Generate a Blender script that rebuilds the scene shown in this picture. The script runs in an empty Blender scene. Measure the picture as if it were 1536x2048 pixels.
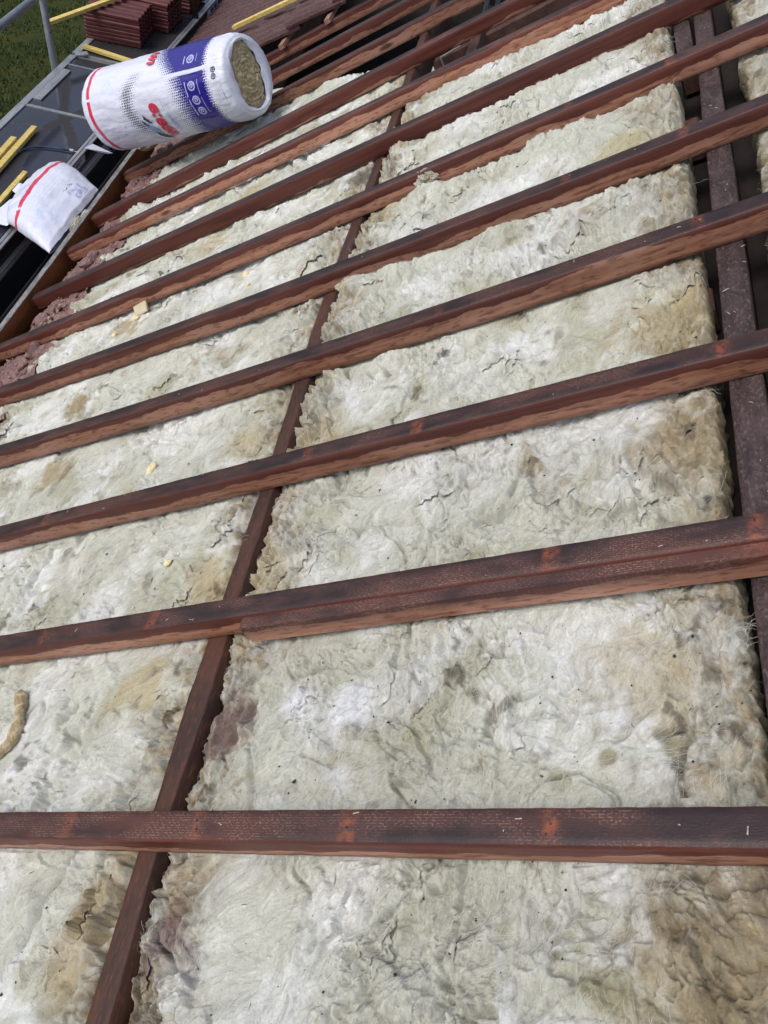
import bpy, bmesh, math, random
import numpy as np
from mathutils import Matrix, Vector

random.seed(7)
SC = bpy.context.scene
COL = SC.collection

# ------------------------------------------------------------------ camera, sky, sun, exposure
cam = bpy.data.cameras.new('camera')
cam.sensor_fit = 'VERTICAL'; cam.sensor_height = 36.0; cam.sensor_width = 27.0
cam.lens = 27.766; cam.clip_start = 0.02; cam.clip_end = 400.0
camo = bpy.data.objects.new('camera', cam); COL.objects.link(camo)
camo.matrix_world = Matrix(((0.9750059, -0.2221736, 0.001512, -0.587785),
                            (0.1744493, 0.7613188, -0.6244687, 0.0),
                            (0.1375894, 0.6091245, 0.7810484, 0.809017),
                            (0, 0, 0, 1)))
SC.camera = camo

SUN_EL, SUN_AZ = math.radians(54), math.radians(238)     # azimuth clockwise from +Y
world = bpy.data.worlds.new('World'); SC.world = world; world.use_nodes = True
wn = world.node_tree; wn.nodes.clear()
w_out = wn.nodes.new('ShaderNodeOutputWorld'); w_bg = wn.nodes.new('ShaderNodeBackground')
w_sky = wn.nodes.new('ShaderNodeTexSky'); w_hs = wn.nodes.new('ShaderNodeHueSaturation')
w_sky.sky_type = 'NISHITA'; w_sky.sun_disc = False
w_sky.sun_elevation = SUN_EL; w_sky.sun_rotation = SUN_AZ
w_sky.air_density = 1.0; w_sky.dust_density = 4.0; w_sky.ozone_density = 1.0
w_hs.inputs['Saturation'].default_value = 0.74
wn.links.new(w_sky.outputs[0], w_hs.inputs['Color']); wn.links.new(w_hs.outputs[0], w_bg.inputs['Color'])
w_bg.inputs['Strength'].default_value = 0.14
wn.links.new(w_bg.outputs[0], w_out.inputs['Surface'])

sun = bpy.data.lights.new('sun', 'SUN'); sun.energy = 0.9; sun.angle = math.radians(26); sun.color = (1.0, 0.985, 0.96)
suno = bpy.data.objects.new('sun', sun); COL.objects.link(suno)
sd = Vector((math.sin(SUN_AZ) * math.cos(SUN_EL), math.cos(SUN_AZ) * math.cos(SUN_EL), math.sin(SUN_EL)))
suno.location = sd * 30; suno.rotation_euler = (-sd).to_track_quat('-Z', 'Y').to_euler()

SC.view_settings.view_transform = 'Standard'; SC.view_settings.look = 'None'
SC.view_settings.exposure = 0.26; SC.view_settings.gamma = 1.0
SC.cycles.max_bounces = 6; SC.cycles.diffuse_bounces = 3; SC.cycles.glossy_bounces = 2
SC.cycles.transparent_max_bounces = 4
SC.cycles.use_denoising = True

# ------------------------------------------------------------------ frames and helpers
WORLD = Matrix.Identity(4)
# the roof slope: x up the slope, y along the eaves, z out of the slope (36 degrees)
ROOF = Matrix(((0.809017, 0, -0.5877853, 0), (0, 1, 0, 0), (0.5877853, 0, 0.809017, 0), (0, 0, 0, 1)))
RM = np.array([[0.809017, 0, -0.5877853], [0, 1, 0], [0.5877853, 0, 0.809017]])
def r2w(p): return RM @ np.asarray(p, float)
ORG = {}

def tag(o, label=None, cat=None, group=None, kind=None):
    if label: o['label'] = label
    if cat: o['category'] = cat
    if group: o['group'] = group
    if kind: o['kind'] = kind
    return o

def link(name, data, origin, parent=None, frame=WORLD):
    o = bpy.data.objects.new(name, data); COL.objects.link(o)
    if parent is None:
        o.matrix_world = frame @ Matrix.Translation(Vector(origin)); ORG[o.name] = (np.array(origin, float), frame)
    else:
        o.parent = parent; po = ORG[parent.name][0]
        o.location = Vector(np.array(origin, float) - po); ORG[o.name] = (np.array(origin, float), frame)
    return o

def empty(name, origin, frame=WORLD):
    o = link(name, None, origin, None, frame); o.empty_display_size = 0.05; return o

def mesh(name, V, F, mat, parent=None, frame=WORLD, origin=None, smooth=False, attrs=None, cols=None):
    V = np.asarray(V, np.float64)
    if origin is None:
        if parent is not None: origin = ORG[parent.name][0]
        else: origin = np.array([(V[:, 0].min() + V[:, 0].max()) / 2, (V[:, 1].min() + V[:, 1].max()) / 2, V[:, 2].min()])
    origin = np.asarray(origin, float)
    me = bpy.data.meshes.new(name)
    W = (V - origin).astype(np.float32)
    if isinstance(F, np.ndarray) and F.ndim == 2:
        k = F.shape[1]; n = len(F)
        me.vertices.add(len(W)); me.vertices.foreach_set('co', W.ravel())
        me.loops.add(n * k); me.loops.foreach_set('vertex_index', F.astype(np.int32).ravel())
        me.polygons.add(n); me.polygons.foreach_set('loop_start', np.arange(0, n * k, k, dtype=np.int32))
        me.update(calc_edges=True)
    else:
        me.from_pydata([tuple(v) for v in W], [], [tuple(int(i) for i in f) for f in F]); me.update()
    if smooth: me.polygons.foreach_set('use_smooth', np.ones(len(me.polygons), bool))
    for an, av in (attrs or {}).items():
        a = me.attributes.new(an, 'FLOAT', 'POINT'); a.data.foreach_set('value', np.asarray(av, np.float32))
    if cols is not None:
        a = me.attributes.new('Col', 'FLOAT_COLOR', 'POINT')
        c = np.ones((len(W), 4), np.float32); c[:, :3] = cols; a.data.foreach_set('color', c.ravel())
    if mat: me.materials.append(mat)
    return link(name, me, origin, parent, frame)

def share(src, name, M, parent=None):
    """another object with the same mesh data, placed by matrix M (local when parented)"""
    o = src.copy(); o.name = name; COL.objects.link(o)
    for k in ('label', 'category', 'group', 'kind'):
        if k in o.keys(): del o[k]
    if parent is not None:
        o.parent = parent; o.matrix_parent_inverse = Matrix.Identity(4); o.matrix_basis = M
    else:
        o.parent = None; o.matrix_world = M
    return o

class MB:
    def __init__(s): s.V = []; s.F = []
    def add(s, V, F):
        b = len(s.V); s.V += [tuple(v) for v in V]; s.F += [tuple(i + b for i in f) for f in F]; return s
    def bar(s, p, q, w, h, up=(0, 0, 1), c=0.0):
        """bar from p to q; w across, h along up; chamfer c"""
        p = np.array(p, float); q = np.array(q, float); d = q - p; L = np.linalg.norm(d); d /= L
        up = np.array(up, float); a = np.cross(d, up); a /= np.linalg.norm(a); u = np.cross(a, d)
        if c <= 0: prof = [(-w/2, -h/2), (w/2, -h/2), (w/2, h/2), (-w/2, h/2)]
        else: prof = [(-w/2 + c, -h/2), (w/2 - c, -h/2), (w/2, -h/2 + c), (w/2, h/2 - c), (w/2 - c, h/2), (-w/2 + c, h/2), (-w/2, h/2 - c), (-w/2, -h/2 + c)]
        n = len(prof); V = []
        rings = [(0, 1)] if c <= 0 else [(0, 1)]
        for t in (0, L):
            for x, y in prof: V.append(p + d * t + a * x + u * y)
        F = [tuple(range(n))[::-1], tuple(range(n, 2 * n))]
        for i in range(n): F.append((i, (i + 1) % n, n + (i + 1) % n, n + i))
        return s.add(V, F)
    def box(s, x0, x1, y0, y1, z0, z1, c=0.0):
        return s.bar(((x0 + x1) / 2, y0, (z0 + z1) / 2), ((x0 + x1) / 2, y1, (z0 + z1) / 2), x1 - x0, z1 - z0, (0, 0, 1), c)
    def tube(s, pts, r, n=12, cap=True):
        pts = [np.array(p, float) for p in pts]; m = len(pts); rs = r if hasattr(r, '__len__') else [r] * m
        up = np.array([0.3, 0.2, 0.93]); V = []; F = []
        for i, p in enumerate(pts):
            d = pts[min(i + 1, m - 1)] - pts[max(i - 1, 0)]; d /= np.linalg.norm(d)
            a = np.cross(d, up); a /= np.linalg.norm(a); b = np.cross(d, a)
            for k in range(n):
                t = 2 * math.pi * k / n; V.append(p + rs[i] * (a * math.cos(t) + b * math.sin(t)))
        for i in range(m - 1):
            for k in range(n): F.append((i * n + k, i * n + (k + 1) % n, (i + 1) * n + (k + 1) % n, (i + 1) * n + k))
        if cap: F.append(tuple(range(n))[::-1]); F.append(tuple(range((m - 1) * n, m * n)))
        return s.add(V, F)
    def build(s, name, mat, parent=None, frame=WORLD, origin=None, smooth=False):
        return mesh(name, s.V, s.F, mat, parent, frame, origin, smooth)

# ---- noise
def _grad(seed):
    g = np.random.RandomState(seed).rand(256, 256).astype(np.float32) * 2 * np.pi
    return np.cos(g), np.sin(g)
def perlin(x, y, seed):
    gx, gy = _grad(seed)
    x = np.asarray(x, np.float32); y = np.asarray(y, np.float32)
    ix = np.floor(x).astype(np.int32); iy = np.floor(y).astype(np.int32)
    fx = x - ix; fy = y - iy
    u = fx * fx * fx * (fx * (fx * 6 - 15) + 10); v = fy * fy * fy * (fy * (fy * 6 - 15) + 10)
    a = ix & 255; b = (ix + 1) & 255; c = iy & 255; d = (iy + 1) & 255
    n00 = gx[c, a] * fx + gy[c, a] * fy; n10 = gx[c, b] * (fx - 1) + gy[c, b] * fy
    n01 = gx[d, a] * fx + gy[d, a] * (fy - 1); n11 = gx[d, b] * (fx - 1) + gy[d, b] * (fy - 1)
    return ((n00 * (1 - u) + n10 * u) * (1 - v) + (n01 * (1 - u) + n11 * u) * v) * 1.5
def fbm(x, y, lam, octv, seed, gain=0.5):
    r = 0; a = 1.0; t = 0.0
    for k in range(octv):
        r = r + a * perlin(x / lam * 2 ** k + 13.7 * k + seed * 3.1, y / lam * 2 ** k + 7.3 * k, seed + k); t += a; a *= gain
    return r / t * 1.3
def sstep(a, b, x):
    t = np.clip((x - a) / (b - a), 0, 1); return t * t * (3 - 2 * t)
def pl1(pts, y):
    p = np.array(sorted(pts)); return np.interp(y, p[:, 0], p[:, 1])

# ------------------------------------------------------------------ materials
def N(nt, t, **kw):
    n = nt.nodes.new(t)
    for k, v in kw.items():
        if k in n.inputs: n.inputs[k].default_value = v
        else: setattr(n, k, v)
    return n
def new_mat(name, base=(0.5, 0.5, 0.5), rough=0.6, metal=0.0, spec=0.5):
    m = bpy.data.materials.new(name); m.use_nodes = True
    b = m.node_tree.nodes['Principled BSDF']
    b.inputs['Base Color'].default_value = (*base, 1); b.inputs['Roughness'].default_value = rough
    b.inputs['Metallic'].default_value = metal; b.inputs['Specular IOR Level'].default_value = spec
    return m, m.node_tree, b
def mixc(nt, fac, A, B, blend='MIX'):
    n = nt.nodes.new('ShaderNodeMix'); n.data_type = 'RGBA'; n.blend_type = blend
    for s, v in ((0, fac), (6, A), (7, B)):
        if hasattr(v, 'is_output'): nt.links.new(v, n.inputs[s])
        elif isinstance(v, (int, float)): n.inputs[s].default_value = v
        else: n.inputs[s].default_value = (*v, 1)
    return n.outputs[2]
def math_(nt, op, a, b=0.0, c=None, clamp=False):
    n = nt.nodes.new('ShaderNodeMath'); n.operation = op; n.use_clamp = clamp
    for i, v in enumerate((a, b) if c is None else (a, b, c)):
        if hasattr(v, 'is_output'): nt.links.new(v, n.inputs[i])
        else: n.inputs[i].default_value = v
    return n.outputs[0]
def ramp(nt, fac, lo, hi):
    n = nt.nodes.new('ShaderNodeMapRange'); n.interpolation_type = 'SMOOTHSTEP'
    nt.links.new(fac, n.inputs[0]); n.inputs[1].default_value = lo; n.inputs[2].default_value = hi
    return n.outputs[0]
def coords(nt, scale=(1, 1, 1), kind='Object', shift=None):
    tc = nt.nodes.new('ShaderNodeTexCoord'); mp = nt.nodes.new('ShaderNodeMapping'); mp.inputs['Scale'].default_value = scale
    nt.links.new(tc.outputs[kind], mp.inputs[0])
    if shift is not None: nt.links.new(shift, mp.inputs['Location'])
    return mp.outputs[0]
def noise(nt, vec, scale, detail=4, rough=0.55, dist=0.0):
    n = N(nt, 'ShaderNodeTexNoise', Scale=scale, Detail=detail, Roughness=rough, Distortion=dist); nt.links.new(vec, n.inputs['Vector'])
    return n.outputs['Fac']
def bump(nt, b, h, strength=0.4, dist=0.002):
    n = N(nt, 'ShaderNodeBump', Strength=strength, Distance=dist); nt.links.new(h, n.inputs['Height']); nt.links.new(n.outputs[0], b.inputs['Normal'])
def rnd(nt):
    oi = nt.nodes.new('ShaderNodeObjectInfo')
    c = nt.nodes.new('ShaderNodeCombineXYZ')
    m = math_(nt, 'MULTIPLY', oi.outputs['Random'], 37.0)
    nt.links.new(m, c.inputs[0]); nt.links.new(m, c.inputs[1]); return oi.outputs['Random'], c.outputs[0]

def mat_rafter():
    m, nt, b = new_mat('treated_softwood', rough=0.5, spec=0.35)
    r, sh = rnd(nt)
    oc = nt.nodes.new('ShaderNodeTexCoord'); sx = nt.nodes.new('ShaderNodeSeparateXYZ'); nt.links.new(oc.outputs['Object'], sx.inputs[0])
    top = nt.nodes.new('ShaderNodeAttribute'); top.attribute_name = 'top'
    mark = nt.nodes.new('ShaderNodeAttribute'); mark.attribute_name = 'mark'
    wet = nt.nodes.new('ShaderNodeAttribute'); wet.attribute_name = 'wet'
    # sawn, weathered top
    n1 = noise(nt, coords(nt, (9, 22, 22), shift=sh), 1.0, 6, 0.6)
    n2 = noise(nt, coords(nt, (3.2, 9, 9), shift=sh), 1.0, 3, 0.5)
    n3 = noise(nt, coords(nt, (170, 420, 420)), 1.0, 2, 0.5)
    n4 = noise(nt, coords(nt, (420, 60, 60)), 1.0, 2, 0.5)
    tA = mixc(nt, ramp(nt, n1, 0.38, 0.66), (0.026, 0.016, 0.018), (0.064, 0.031, 0.030))
    tB = mixc(nt, ramp(nt, n2, 0.45, 0.75), tA, (0.092, 0.036, 0.029))
    br = N(nt, 'ShaderNodeTexBrick', Scale=1.0); br.offset = 0.5
    br.inputs['Brick Width'].default_value = 0.010; br.inputs['Row Height'].default_value = 0.0042
    br.inputs['Mortar Size'].default_value = 0.0009; br.inputs['Mortar Smooth'].default_value = 0.6
    wob = nt.nodes.new('ShaderNodeVectorMath'); wob.operation = 'MULTIPLY_ADD'
    nz = N(nt, 'ShaderNodeTexNoise', Scale=220.0, Detail=2.0); nt.links.new(oc.outputs['Object'], nz.inputs['Vector'])
    nt.links.new(nz.outputs['Color'], wob.inputs[0]); wob.inputs[1].default_value = (0.004, 0.002, 0.0); nt.links.new(oc.outputs['Object'], wob.inputs[2])
    nt.links.new(wob.outputs[0], br.inputs['Vector'])
    dash = math_(nt, 'MULTIPLY', br.outputs['Fac'], ramp(nt, n3, 0.42, 0.62))
    dash = math_(nt, 'MULTIPLY', dash, ramp(nt, n1, 0.36, 0.6))
    tC = mixc(nt, math_(nt, 'MULTIPLY', dash, ramp(nt, n2, 0.38, 0.62)), tB, (0.21, 0.135, 0.10))
    mk = math_(nt, 'MULTIPLY', mark.outputs['Fac'], ramp(nt, noise(nt, coords(nt, (38, 60, 60), shift=sh), 1.0, 6, 0.75), 0.38, 0.62))
    tD = mixc(nt, mk, tC, (0.26, 0.075, 0.036))
    # planed red-brown sides with grain, wet along the top
    g1 = noise(nt, coords(nt, (2.2, 60, 60), shift=sh), 1.0, 5, 0.6, 0.6)
    g2 = noise(nt, coords(nt, (26, 120, 120), shift=sh), 1.0, 3, 0.6)
    g3 = noise(nt, coords(nt, (3, 8, 8), shift=sh), 1.0, 4, 0.6)
    sA = mixc(nt, ramp(nt, g1, 0.40, 0.60), (0.265, 0.118, 0.072), (0.435, 0.205, 0.132))
    sA = mixc(nt, ramp(nt, g3, 0.4, 0.72), sA, (0.47, 0.255, 0.185))
    sB = mixc(nt, math_(nt, 'MULTIPLY', ramp(nt, g2, 0.50, 0.66), 0.65), sA, (0.105, 0.030, 0.018))
    vor = N(nt, 'ShaderNodeTexVoronoi', Scale=1.0); nt.links.new(coords(nt, (2.3, 9, 9), shift=sh), vor.inputs['Vector'])
    kn = ramp(nt, vor.outputs['Distance'], 0.13, 0.05)
    sB = mixc(nt, math_(nt, 'MULTIPLY', kn, 0.85), sB, (0.035, 0.012, 0.010))
    wl = noise(nt, coords(nt, (4.5, 0, 0), shift=sh), 1.0, 5, 0.55)
    lim = math_(nt, 'MULTIPLY', math_(nt, 'ADD', wet.outputs['Fac'], math_(nt, 'MULTIPLY', math_(nt, 'SUBTRACT', wl, 0.5), 1.1)), -0.062)
    wmask = ramp(nt, math_(nt, 'SUBTRACT', sx.outputs['Z'], lim), -0.0012, 0.0012)
    wetc = mixc(nt, ramp(nt, g1, 0.3, 0.7), (0.085, 0.022, 0.018), (0.155, 0.047, 0.034))
    sC = mixc(nt, wmask, sB, wetc)
    base = mixc(nt, top.outputs['Fac'], sC, tD)
    vr = nt.nodes.new('ShaderNodeMapRange'); nt.links.new(math_(nt, 'FRACT', math_(nt, 'MULTIPLY', r, 17.3)), vr.inputs[0]); vr.inputs[3].default_value = 0.74; vr.inputs[4].default_value = 1.18
    base = mixc(nt, 1.0, base, vr.outputs[0], 'MULTIPLY')
    nt.links.new(base, b.inputs['Base Color'])
    ro = nt.nodes.new('ShaderNodeMapRange'); nt.links.new(n1, ro.inputs[0]); ro.inputs[3].default_value = 0.38; ro.inputs[4].default_value = 0.62
    nt.links.new(ro.outputs[0], b.inputs['Roughness'])
    h = math_(nt, 'ADD', math_(nt, 'ADD', math_(nt, 'MULTIPLY', n4, 0.5), math_(nt, 'MULTIPLY', n3, 0.5)), math_(nt, 'MULTIPLY', g1, 0.4))
    bump(nt, b, h, 0.55, 0.0018)
    return m
M_RAFTER = mat_rafter()
M_NAIL, _, _ = new_mat('rusty_nail', (0.022, 0.012, 0.010), 0.6)

def mat_rough(name, c1, c2, c3, sc=(6, 20, 20), fine=(60, 300, 300), rough=0.65, b_str=0.6, spec=0.3, b_dist=0.002):
    m, nt, b = new_mat(name, rough=rough, spec=spec)
    r, sh = rnd(nt)
    a = noise(nt, coords(nt, sc, shift=sh), 1.0, 6, 0.62, 0.3); f = noise(nt, coords(nt, fine, shift=sh), 1.0, 4, 0.6)
    c = mixc(nt, ramp(nt, a, 0.34, 0.68), c1, c2); c = mixc(nt, ramp(nt, f, 0.5, 0.75), c, c3)
    nt.links.new(c, b.inputs['Base Color']); bump(nt, b, math_(nt, 'ADD', a, f), b_str, b_dist)
    return m
M_PURLIN = mat_rough('rough_sawn_purlin', (0.034, 0.021, 0.021), (0.080, 0.053, 0.053), (0.135, 0.10, 0.095), (34, 12, 20), (150, 80, 120), 0.55, 1.0, 0.4, 0.006)
M_BINDER = mat_rough('dark_stained_binder', (0.040, 0.024, 0.022), (0.085, 0.038, 0.026), (0.150, 0.062, 0.036), (26, 5, 20), (300, 40, 200), 0.5, 0.6)
M_OLDWOOD = mat_rough('old_loft_timber', (0.05, 0.026, 0.022), (0.10, 0.052, 0.042), (0.13, 0.07, 0.06), (12, 6, 12), (90, 90, 90), 0.7)
M_FASCIA = mat_rough('stained_fascia', (0.18, 0.072, 0.026), (0.31, 0.125, 0.045), (0.36, 0.17, 0.075), (12, 2.5, 14), (200, 30, 200), 0.5, 0.4)
M_FASCIATOP = mat_rough('weathered_grey_edge', (0.16, 0.16, 0.16), (0.32, 0.32, 0.32), (0.06, 0.06, 0.055), (60, 14, 60), (300, 90, 300), 0.7, 0.5)
M_MORTAR = mat_rough('red_brown_mortar', (0.15, 0.085, 0.085), (0.27, 0.17, 0.16), (0.36, 0.26, 0.24), (34, 34, 34), (190, 190, 190), 0.9, 1.0, 0.15, 0.004)
M_MORTAR2 = mat_rough('pale_crumbled_mortar', (0.20, 0.12, 0.10), (0.42, 0.31, 0.25), (0.10, 0.055, 0.05), (28, 28, 28), (220, 220, 220), 0.9, 1.0, 0.15, 0.003)
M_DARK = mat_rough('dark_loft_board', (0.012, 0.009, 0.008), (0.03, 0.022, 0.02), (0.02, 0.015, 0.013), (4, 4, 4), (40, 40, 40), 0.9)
M_TILE = mat_rough('red_concrete_tile', (0.070, 0.015, 0.017), (0.125, 0.030, 0.030), (0.05, 0.011, 0.013), (9, 22, 22), (160, 160, 160), 0.55, 0.4, 0.35, 0.0015)
M_TILEOLD = mat_rough('weathered_red_tile', (0.040, 0.012, 0.014), (0.085, 0.030, 0.030), (0.16, 0.10, 0.095), (9, 22, 22), (120, 120, 120), 0.5, 0.5, 0.4, 0.002)
M_BATTEN = mat_rough('yellow_treated_batten', (0.64, 0.47, 0.12), (0.80, 0.66, 0.25), (0.45, 0.30, 0.06), (3, 40, 40), (20, 200, 200), 0.55, 0.3)
M_BATTENOLD = mat_rough('old_pink_batten', (0.30, 0.16, 0.12), (0.40, 0.23, 0.18), (0.2, 0.1, 0.07), (9, 9, 9), (90, 90, 90), 0.7)
M_ALU = mat_rough('aluminium_profile', (0.34, 0.35, 0.37), (0.46, 0.47, 0.49), (0.25, 0.25, 0.26), (20, 4, 20), (160, 40, 160), 0.38, 0.15, 0.5, 0.001)
M_ALU.node_tree.nodes['Principled BSDF'].inputs['Metallic'].default_value = 0.55
M_STEEL = mat_rough('galvanised_steel', (0.30, 0.34, 0.40), (0.42, 0.46, 0.52), (0.22, 0.24, 0.27), (10, 10, 10), (90, 90, 90), 0.42, 0.15, 0.5, 0.001)
M_STEEL.node_tree.nodes['Principled BSDF'].inputs['Metallic'].default_value = 0.6
M_BLACK, _, _ = new_mat('black_wet_plastic', (0.012, 0.014, 0.024), 0.22)
M_LABEL = mat_rough('pale_blue_sticker', (0.55, 0.58, 0.70), (0.68, 0.70, 0.78), (0.36, 0.38, 0.48), (60, 60, 60), (400, 400, 400), 0.5, 0.1)
M_INK, _, _ = new_mat('dark_ink', (0.02, 0.02, 0.03), 0.5)
M_BLUE, _, _ = new_mat('blue_hose_rubber', (0.012, 0.045, 0.11), 0.35)
M_WHITE, _, _ = new_mat('white_plastic', (0.75, 0.75, 0.72), 0.4)
M_PALE, _, _ = new_mat('pale_splinter', (0.42, 0.38, 0.32), 0.8)
M_SLAT = mat_rough('grey_painted_slat', (0.10, 0.13, 0.15), (0.15, 0.18, 0.20), (0.08, 0.10, 0.11), (5, 5, 5), (60, 60, 60), 0.6)
M_RED, _, _ = new_mat('red_print', (0.62, 0.03, 0.07), 0.35)
M_NAVY, _, _ = new_mat('navy_print', (0.010, 0.014, 0.055), 0.35)
M_PALEBLUE, _, _ = new_mat('pale_blue_print', (0.25, 0.37, 0.62), 0.35)
M_BRICK = mat_rough('dull_brick_wall', (0.10, 0.05, 0.04), (0.15, 0.08, 0.06), (0.2, 0.15, 0.12), (8, 8, 8), (60, 60, 60), 0.85)

def mat_col(name, rough, spec, fine, fstr, bstr, bdist, sheen=0.0):
    m, nt, b = new_mat(name, rough=rough, spec=spec)
    at = nt.nodes.new('ShaderNodeAttribute'); at.attribute_name = 'Col'
    f = noise(nt, coords(nt, fine), 1.0, 5, 0.7, 0.4)
    k = nt.nodes.new('ShaderNodeMapRange'); nt.links.new(f, k.inputs[0]); k.inputs[1].default_value = 0.25; k.inputs[2].default_value = 0.75
    k.inputs[3].default_value = 1 - fstr; k.inputs[4].default_value = 1 + fstr
    c = mixc(nt, 1.0, at.outputs['Color'], k.outputs[0], 'MULTIPLY')
    nt.links.new(c, b.inputs['Base Color'])
    if bstr: bump(nt, b, f, bstr, bdist)
    if sheen:
        b.inputs['Sheen Weight'].default_value = sheen; b.inputs['Sheen Roughness'].default_value = 0.6
    return m
M_WOOL = mat_col('glass_mineral_wool', 1.0, 0.05, (260, 260, 260), 0.20, 0.9, 0.004, 0.15)
M_FILM = mat_col('printed_white_film', 0.32, 0.5, (30, 30, 30), 0.03, 0.25, 0.004)
M_DECK = mat_col('wet_phenolic_deck', 0.14, 0.5, (8, 8, 8), 0.10, 0.05, 0.002)
_nt = M_DECK.node_tree; _b = _nt.nodes['Principled BSDF']
_at = _nt.nodes.new('ShaderNodeAttribute'); _at.attribute_name = 'dry'
_n = noise(_nt, coords(_nt, (3, 3, 3)), 1.0, 4, 0.6)
_mr = _nt.nodes.new('ShaderNodeMapRange'); _nt.links.new(_at.outputs['Fac'], _mr.inputs[0]); _mr.inputs[3].default_value = 0.05; _mr.inputs[4].default_value = 0.62
_b.inputs['Coat Weight'].default_value = 0.0; _b.inputs['IOR'].default_value = 1.62
_nt.links.new(math_(_nt, 'ADD', _mr.outputs[0], math_(_nt, 'MULTIPLY', _n, 0.10)), _b.inputs['Roughness'])
def mat_fibre():
    m, nt, b = new_mat('loose_glass_fibre', (0.66, 0.67, 0.62), 0.8, 0, 0.2); return m
M_FIBRE = mat_fibre()
M_FIBREB, _, _ = new_mat('stained_glass_fibre', (0.30, 0.25, 0.15), 0.9, 0, 0.1)
M_FLECK, _, _ = new_mat('dark_bitumen_fleck', (0.018, 0.017, 0.015), 0.8)
M_FOAM = mat_rough('yellow_cream_foam', (0.72, 0.62, 0.34), (0.82, 0.76, 0.52), (0.5, 0.38, 0.17), (60, 60, 60), (200, 200, 200), 0.9, 0.8, 0.1, 0.003)
M_CURL = mat_rough('dirty_cream_wool', (0.36, 0.27, 0.15), (0.62, 0.54, 0.38), (0.19, 0.13, 0.075), (40, 40, 40), (180, 180, 180), 1.0, 1.0, 0.05, 0.004)
M_TUFT = mat_rough('torn_pale_wool', (0.40, 0.37, 0.27), (0.60, 0.59, 0.50), (0.28, 0.23, 0.14), (50, 50, 50), (240, 240, 240), 1.0, 1.0, 0.05, 0.005)
M_CARD = mat_rough('cream_felt', (0.50, 0.44, 0.30), (0.60, 0.54, 0.39), (0.42, 0.35, 0.22), (20, 20, 20), (200, 200, 200), 0.95, 0.5, 0.1, 0.002)
M_CORE = mat_rough('rolled_brown_wool', (0.36, 0.30, 0.18), (0.60, 0.52, 0.35), (0.24, 0.19, 0.11), (50, 50, 50), (160, 160, 160), 1.0, 1.0, 0.05, 0.004)
M_GRASS = mat_rough('lawn_soil', (0.020, 0.034, 0.010), (0.045, 0.052, 0.014), (0.070, 0.052, 0.020), (1.4, 1.4, 1.4), (14, 14, 14), 0.95, 0.5, 0.1, 0.02)
M_BLADE = mat_rough('grass_blade', (0.028, 0.058, 0.014), (0.060, 0.085, 0.022), (0.10, 0.095, 0.035), (1.2, 1.2, 1.2), (7, 7, 7), 0.7, 0.0, 0.2)

# ------------------------------------------------------------------ ground, house shell
DECK_Z = -1.987
GROUND = -4.7
mb = MB().add([(-300, -300, GROUND), (300, -300, GROUND), (300, 300, GROUND), (-300, 300, GROUND)], [(0, 1, 2, 3)])
tag(mb.build('lawn', M_GRASS), 'dull green lawn below the scaffold', kind='structure')
rs = np.random.RandomState(3)
nb = 30000
bx = rs.uniform(-8.5, -3.4, nb); by = rs.uniform(5.0, 15.5, nb)
keep = fbm(bx, by, 0.5, 3, 50) > -0.25; bx = bx[keep]; by = by[keep]; nb = len(bx)
ba = rs.uniform(0, 6.28, nb); bl = rs.uniform(0.03, 0.085, nb); bw = rs.uniform(0.006, 0.012, nb); lean = rs.uniform(0.1, 0.9, nb)
dx, dy = np.cos(ba), np.sin(ba)
P0 = np.stack([bx - dy * bw, by + dx * bw, np.full(nb, GROUND)], 1); P1 = np.stack([bx + dy * bw, by - dx * bw, np.full(nb, GROUND)], 1)
P2 = np.stack([bx + dx * bl * lean, by + dy * bl * lean, GROUND + bl * 0.8], 1)
tag(mesh('grass', np.stack([P0, P1, P2], 1).reshape(-1, 3), np.arange(nb * 3).reshape(-1, 3), M_BLADE), 'short blades of grass on the lawn', kind='stuff')

tag(MB().box(-2.50, -2.22, -2.0, 14, GROUND, -1.95).build('wall', M_BRICK), 'house wall under the eaves', kind='structure')
# boards that close the roof from below (roof frame)
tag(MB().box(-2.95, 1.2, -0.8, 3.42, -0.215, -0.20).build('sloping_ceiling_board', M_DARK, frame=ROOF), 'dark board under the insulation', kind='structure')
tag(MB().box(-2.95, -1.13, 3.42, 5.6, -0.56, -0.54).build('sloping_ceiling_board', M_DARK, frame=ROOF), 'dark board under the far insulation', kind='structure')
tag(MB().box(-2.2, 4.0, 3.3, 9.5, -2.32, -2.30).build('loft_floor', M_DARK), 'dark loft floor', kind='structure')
tag(MB().box(-2.2, 4.0, 9.5, 9.6, -2.30, 1.2).build('gable_wall', M_DARK), 'dark inner face of the far gable wall', kind='structure')

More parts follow.
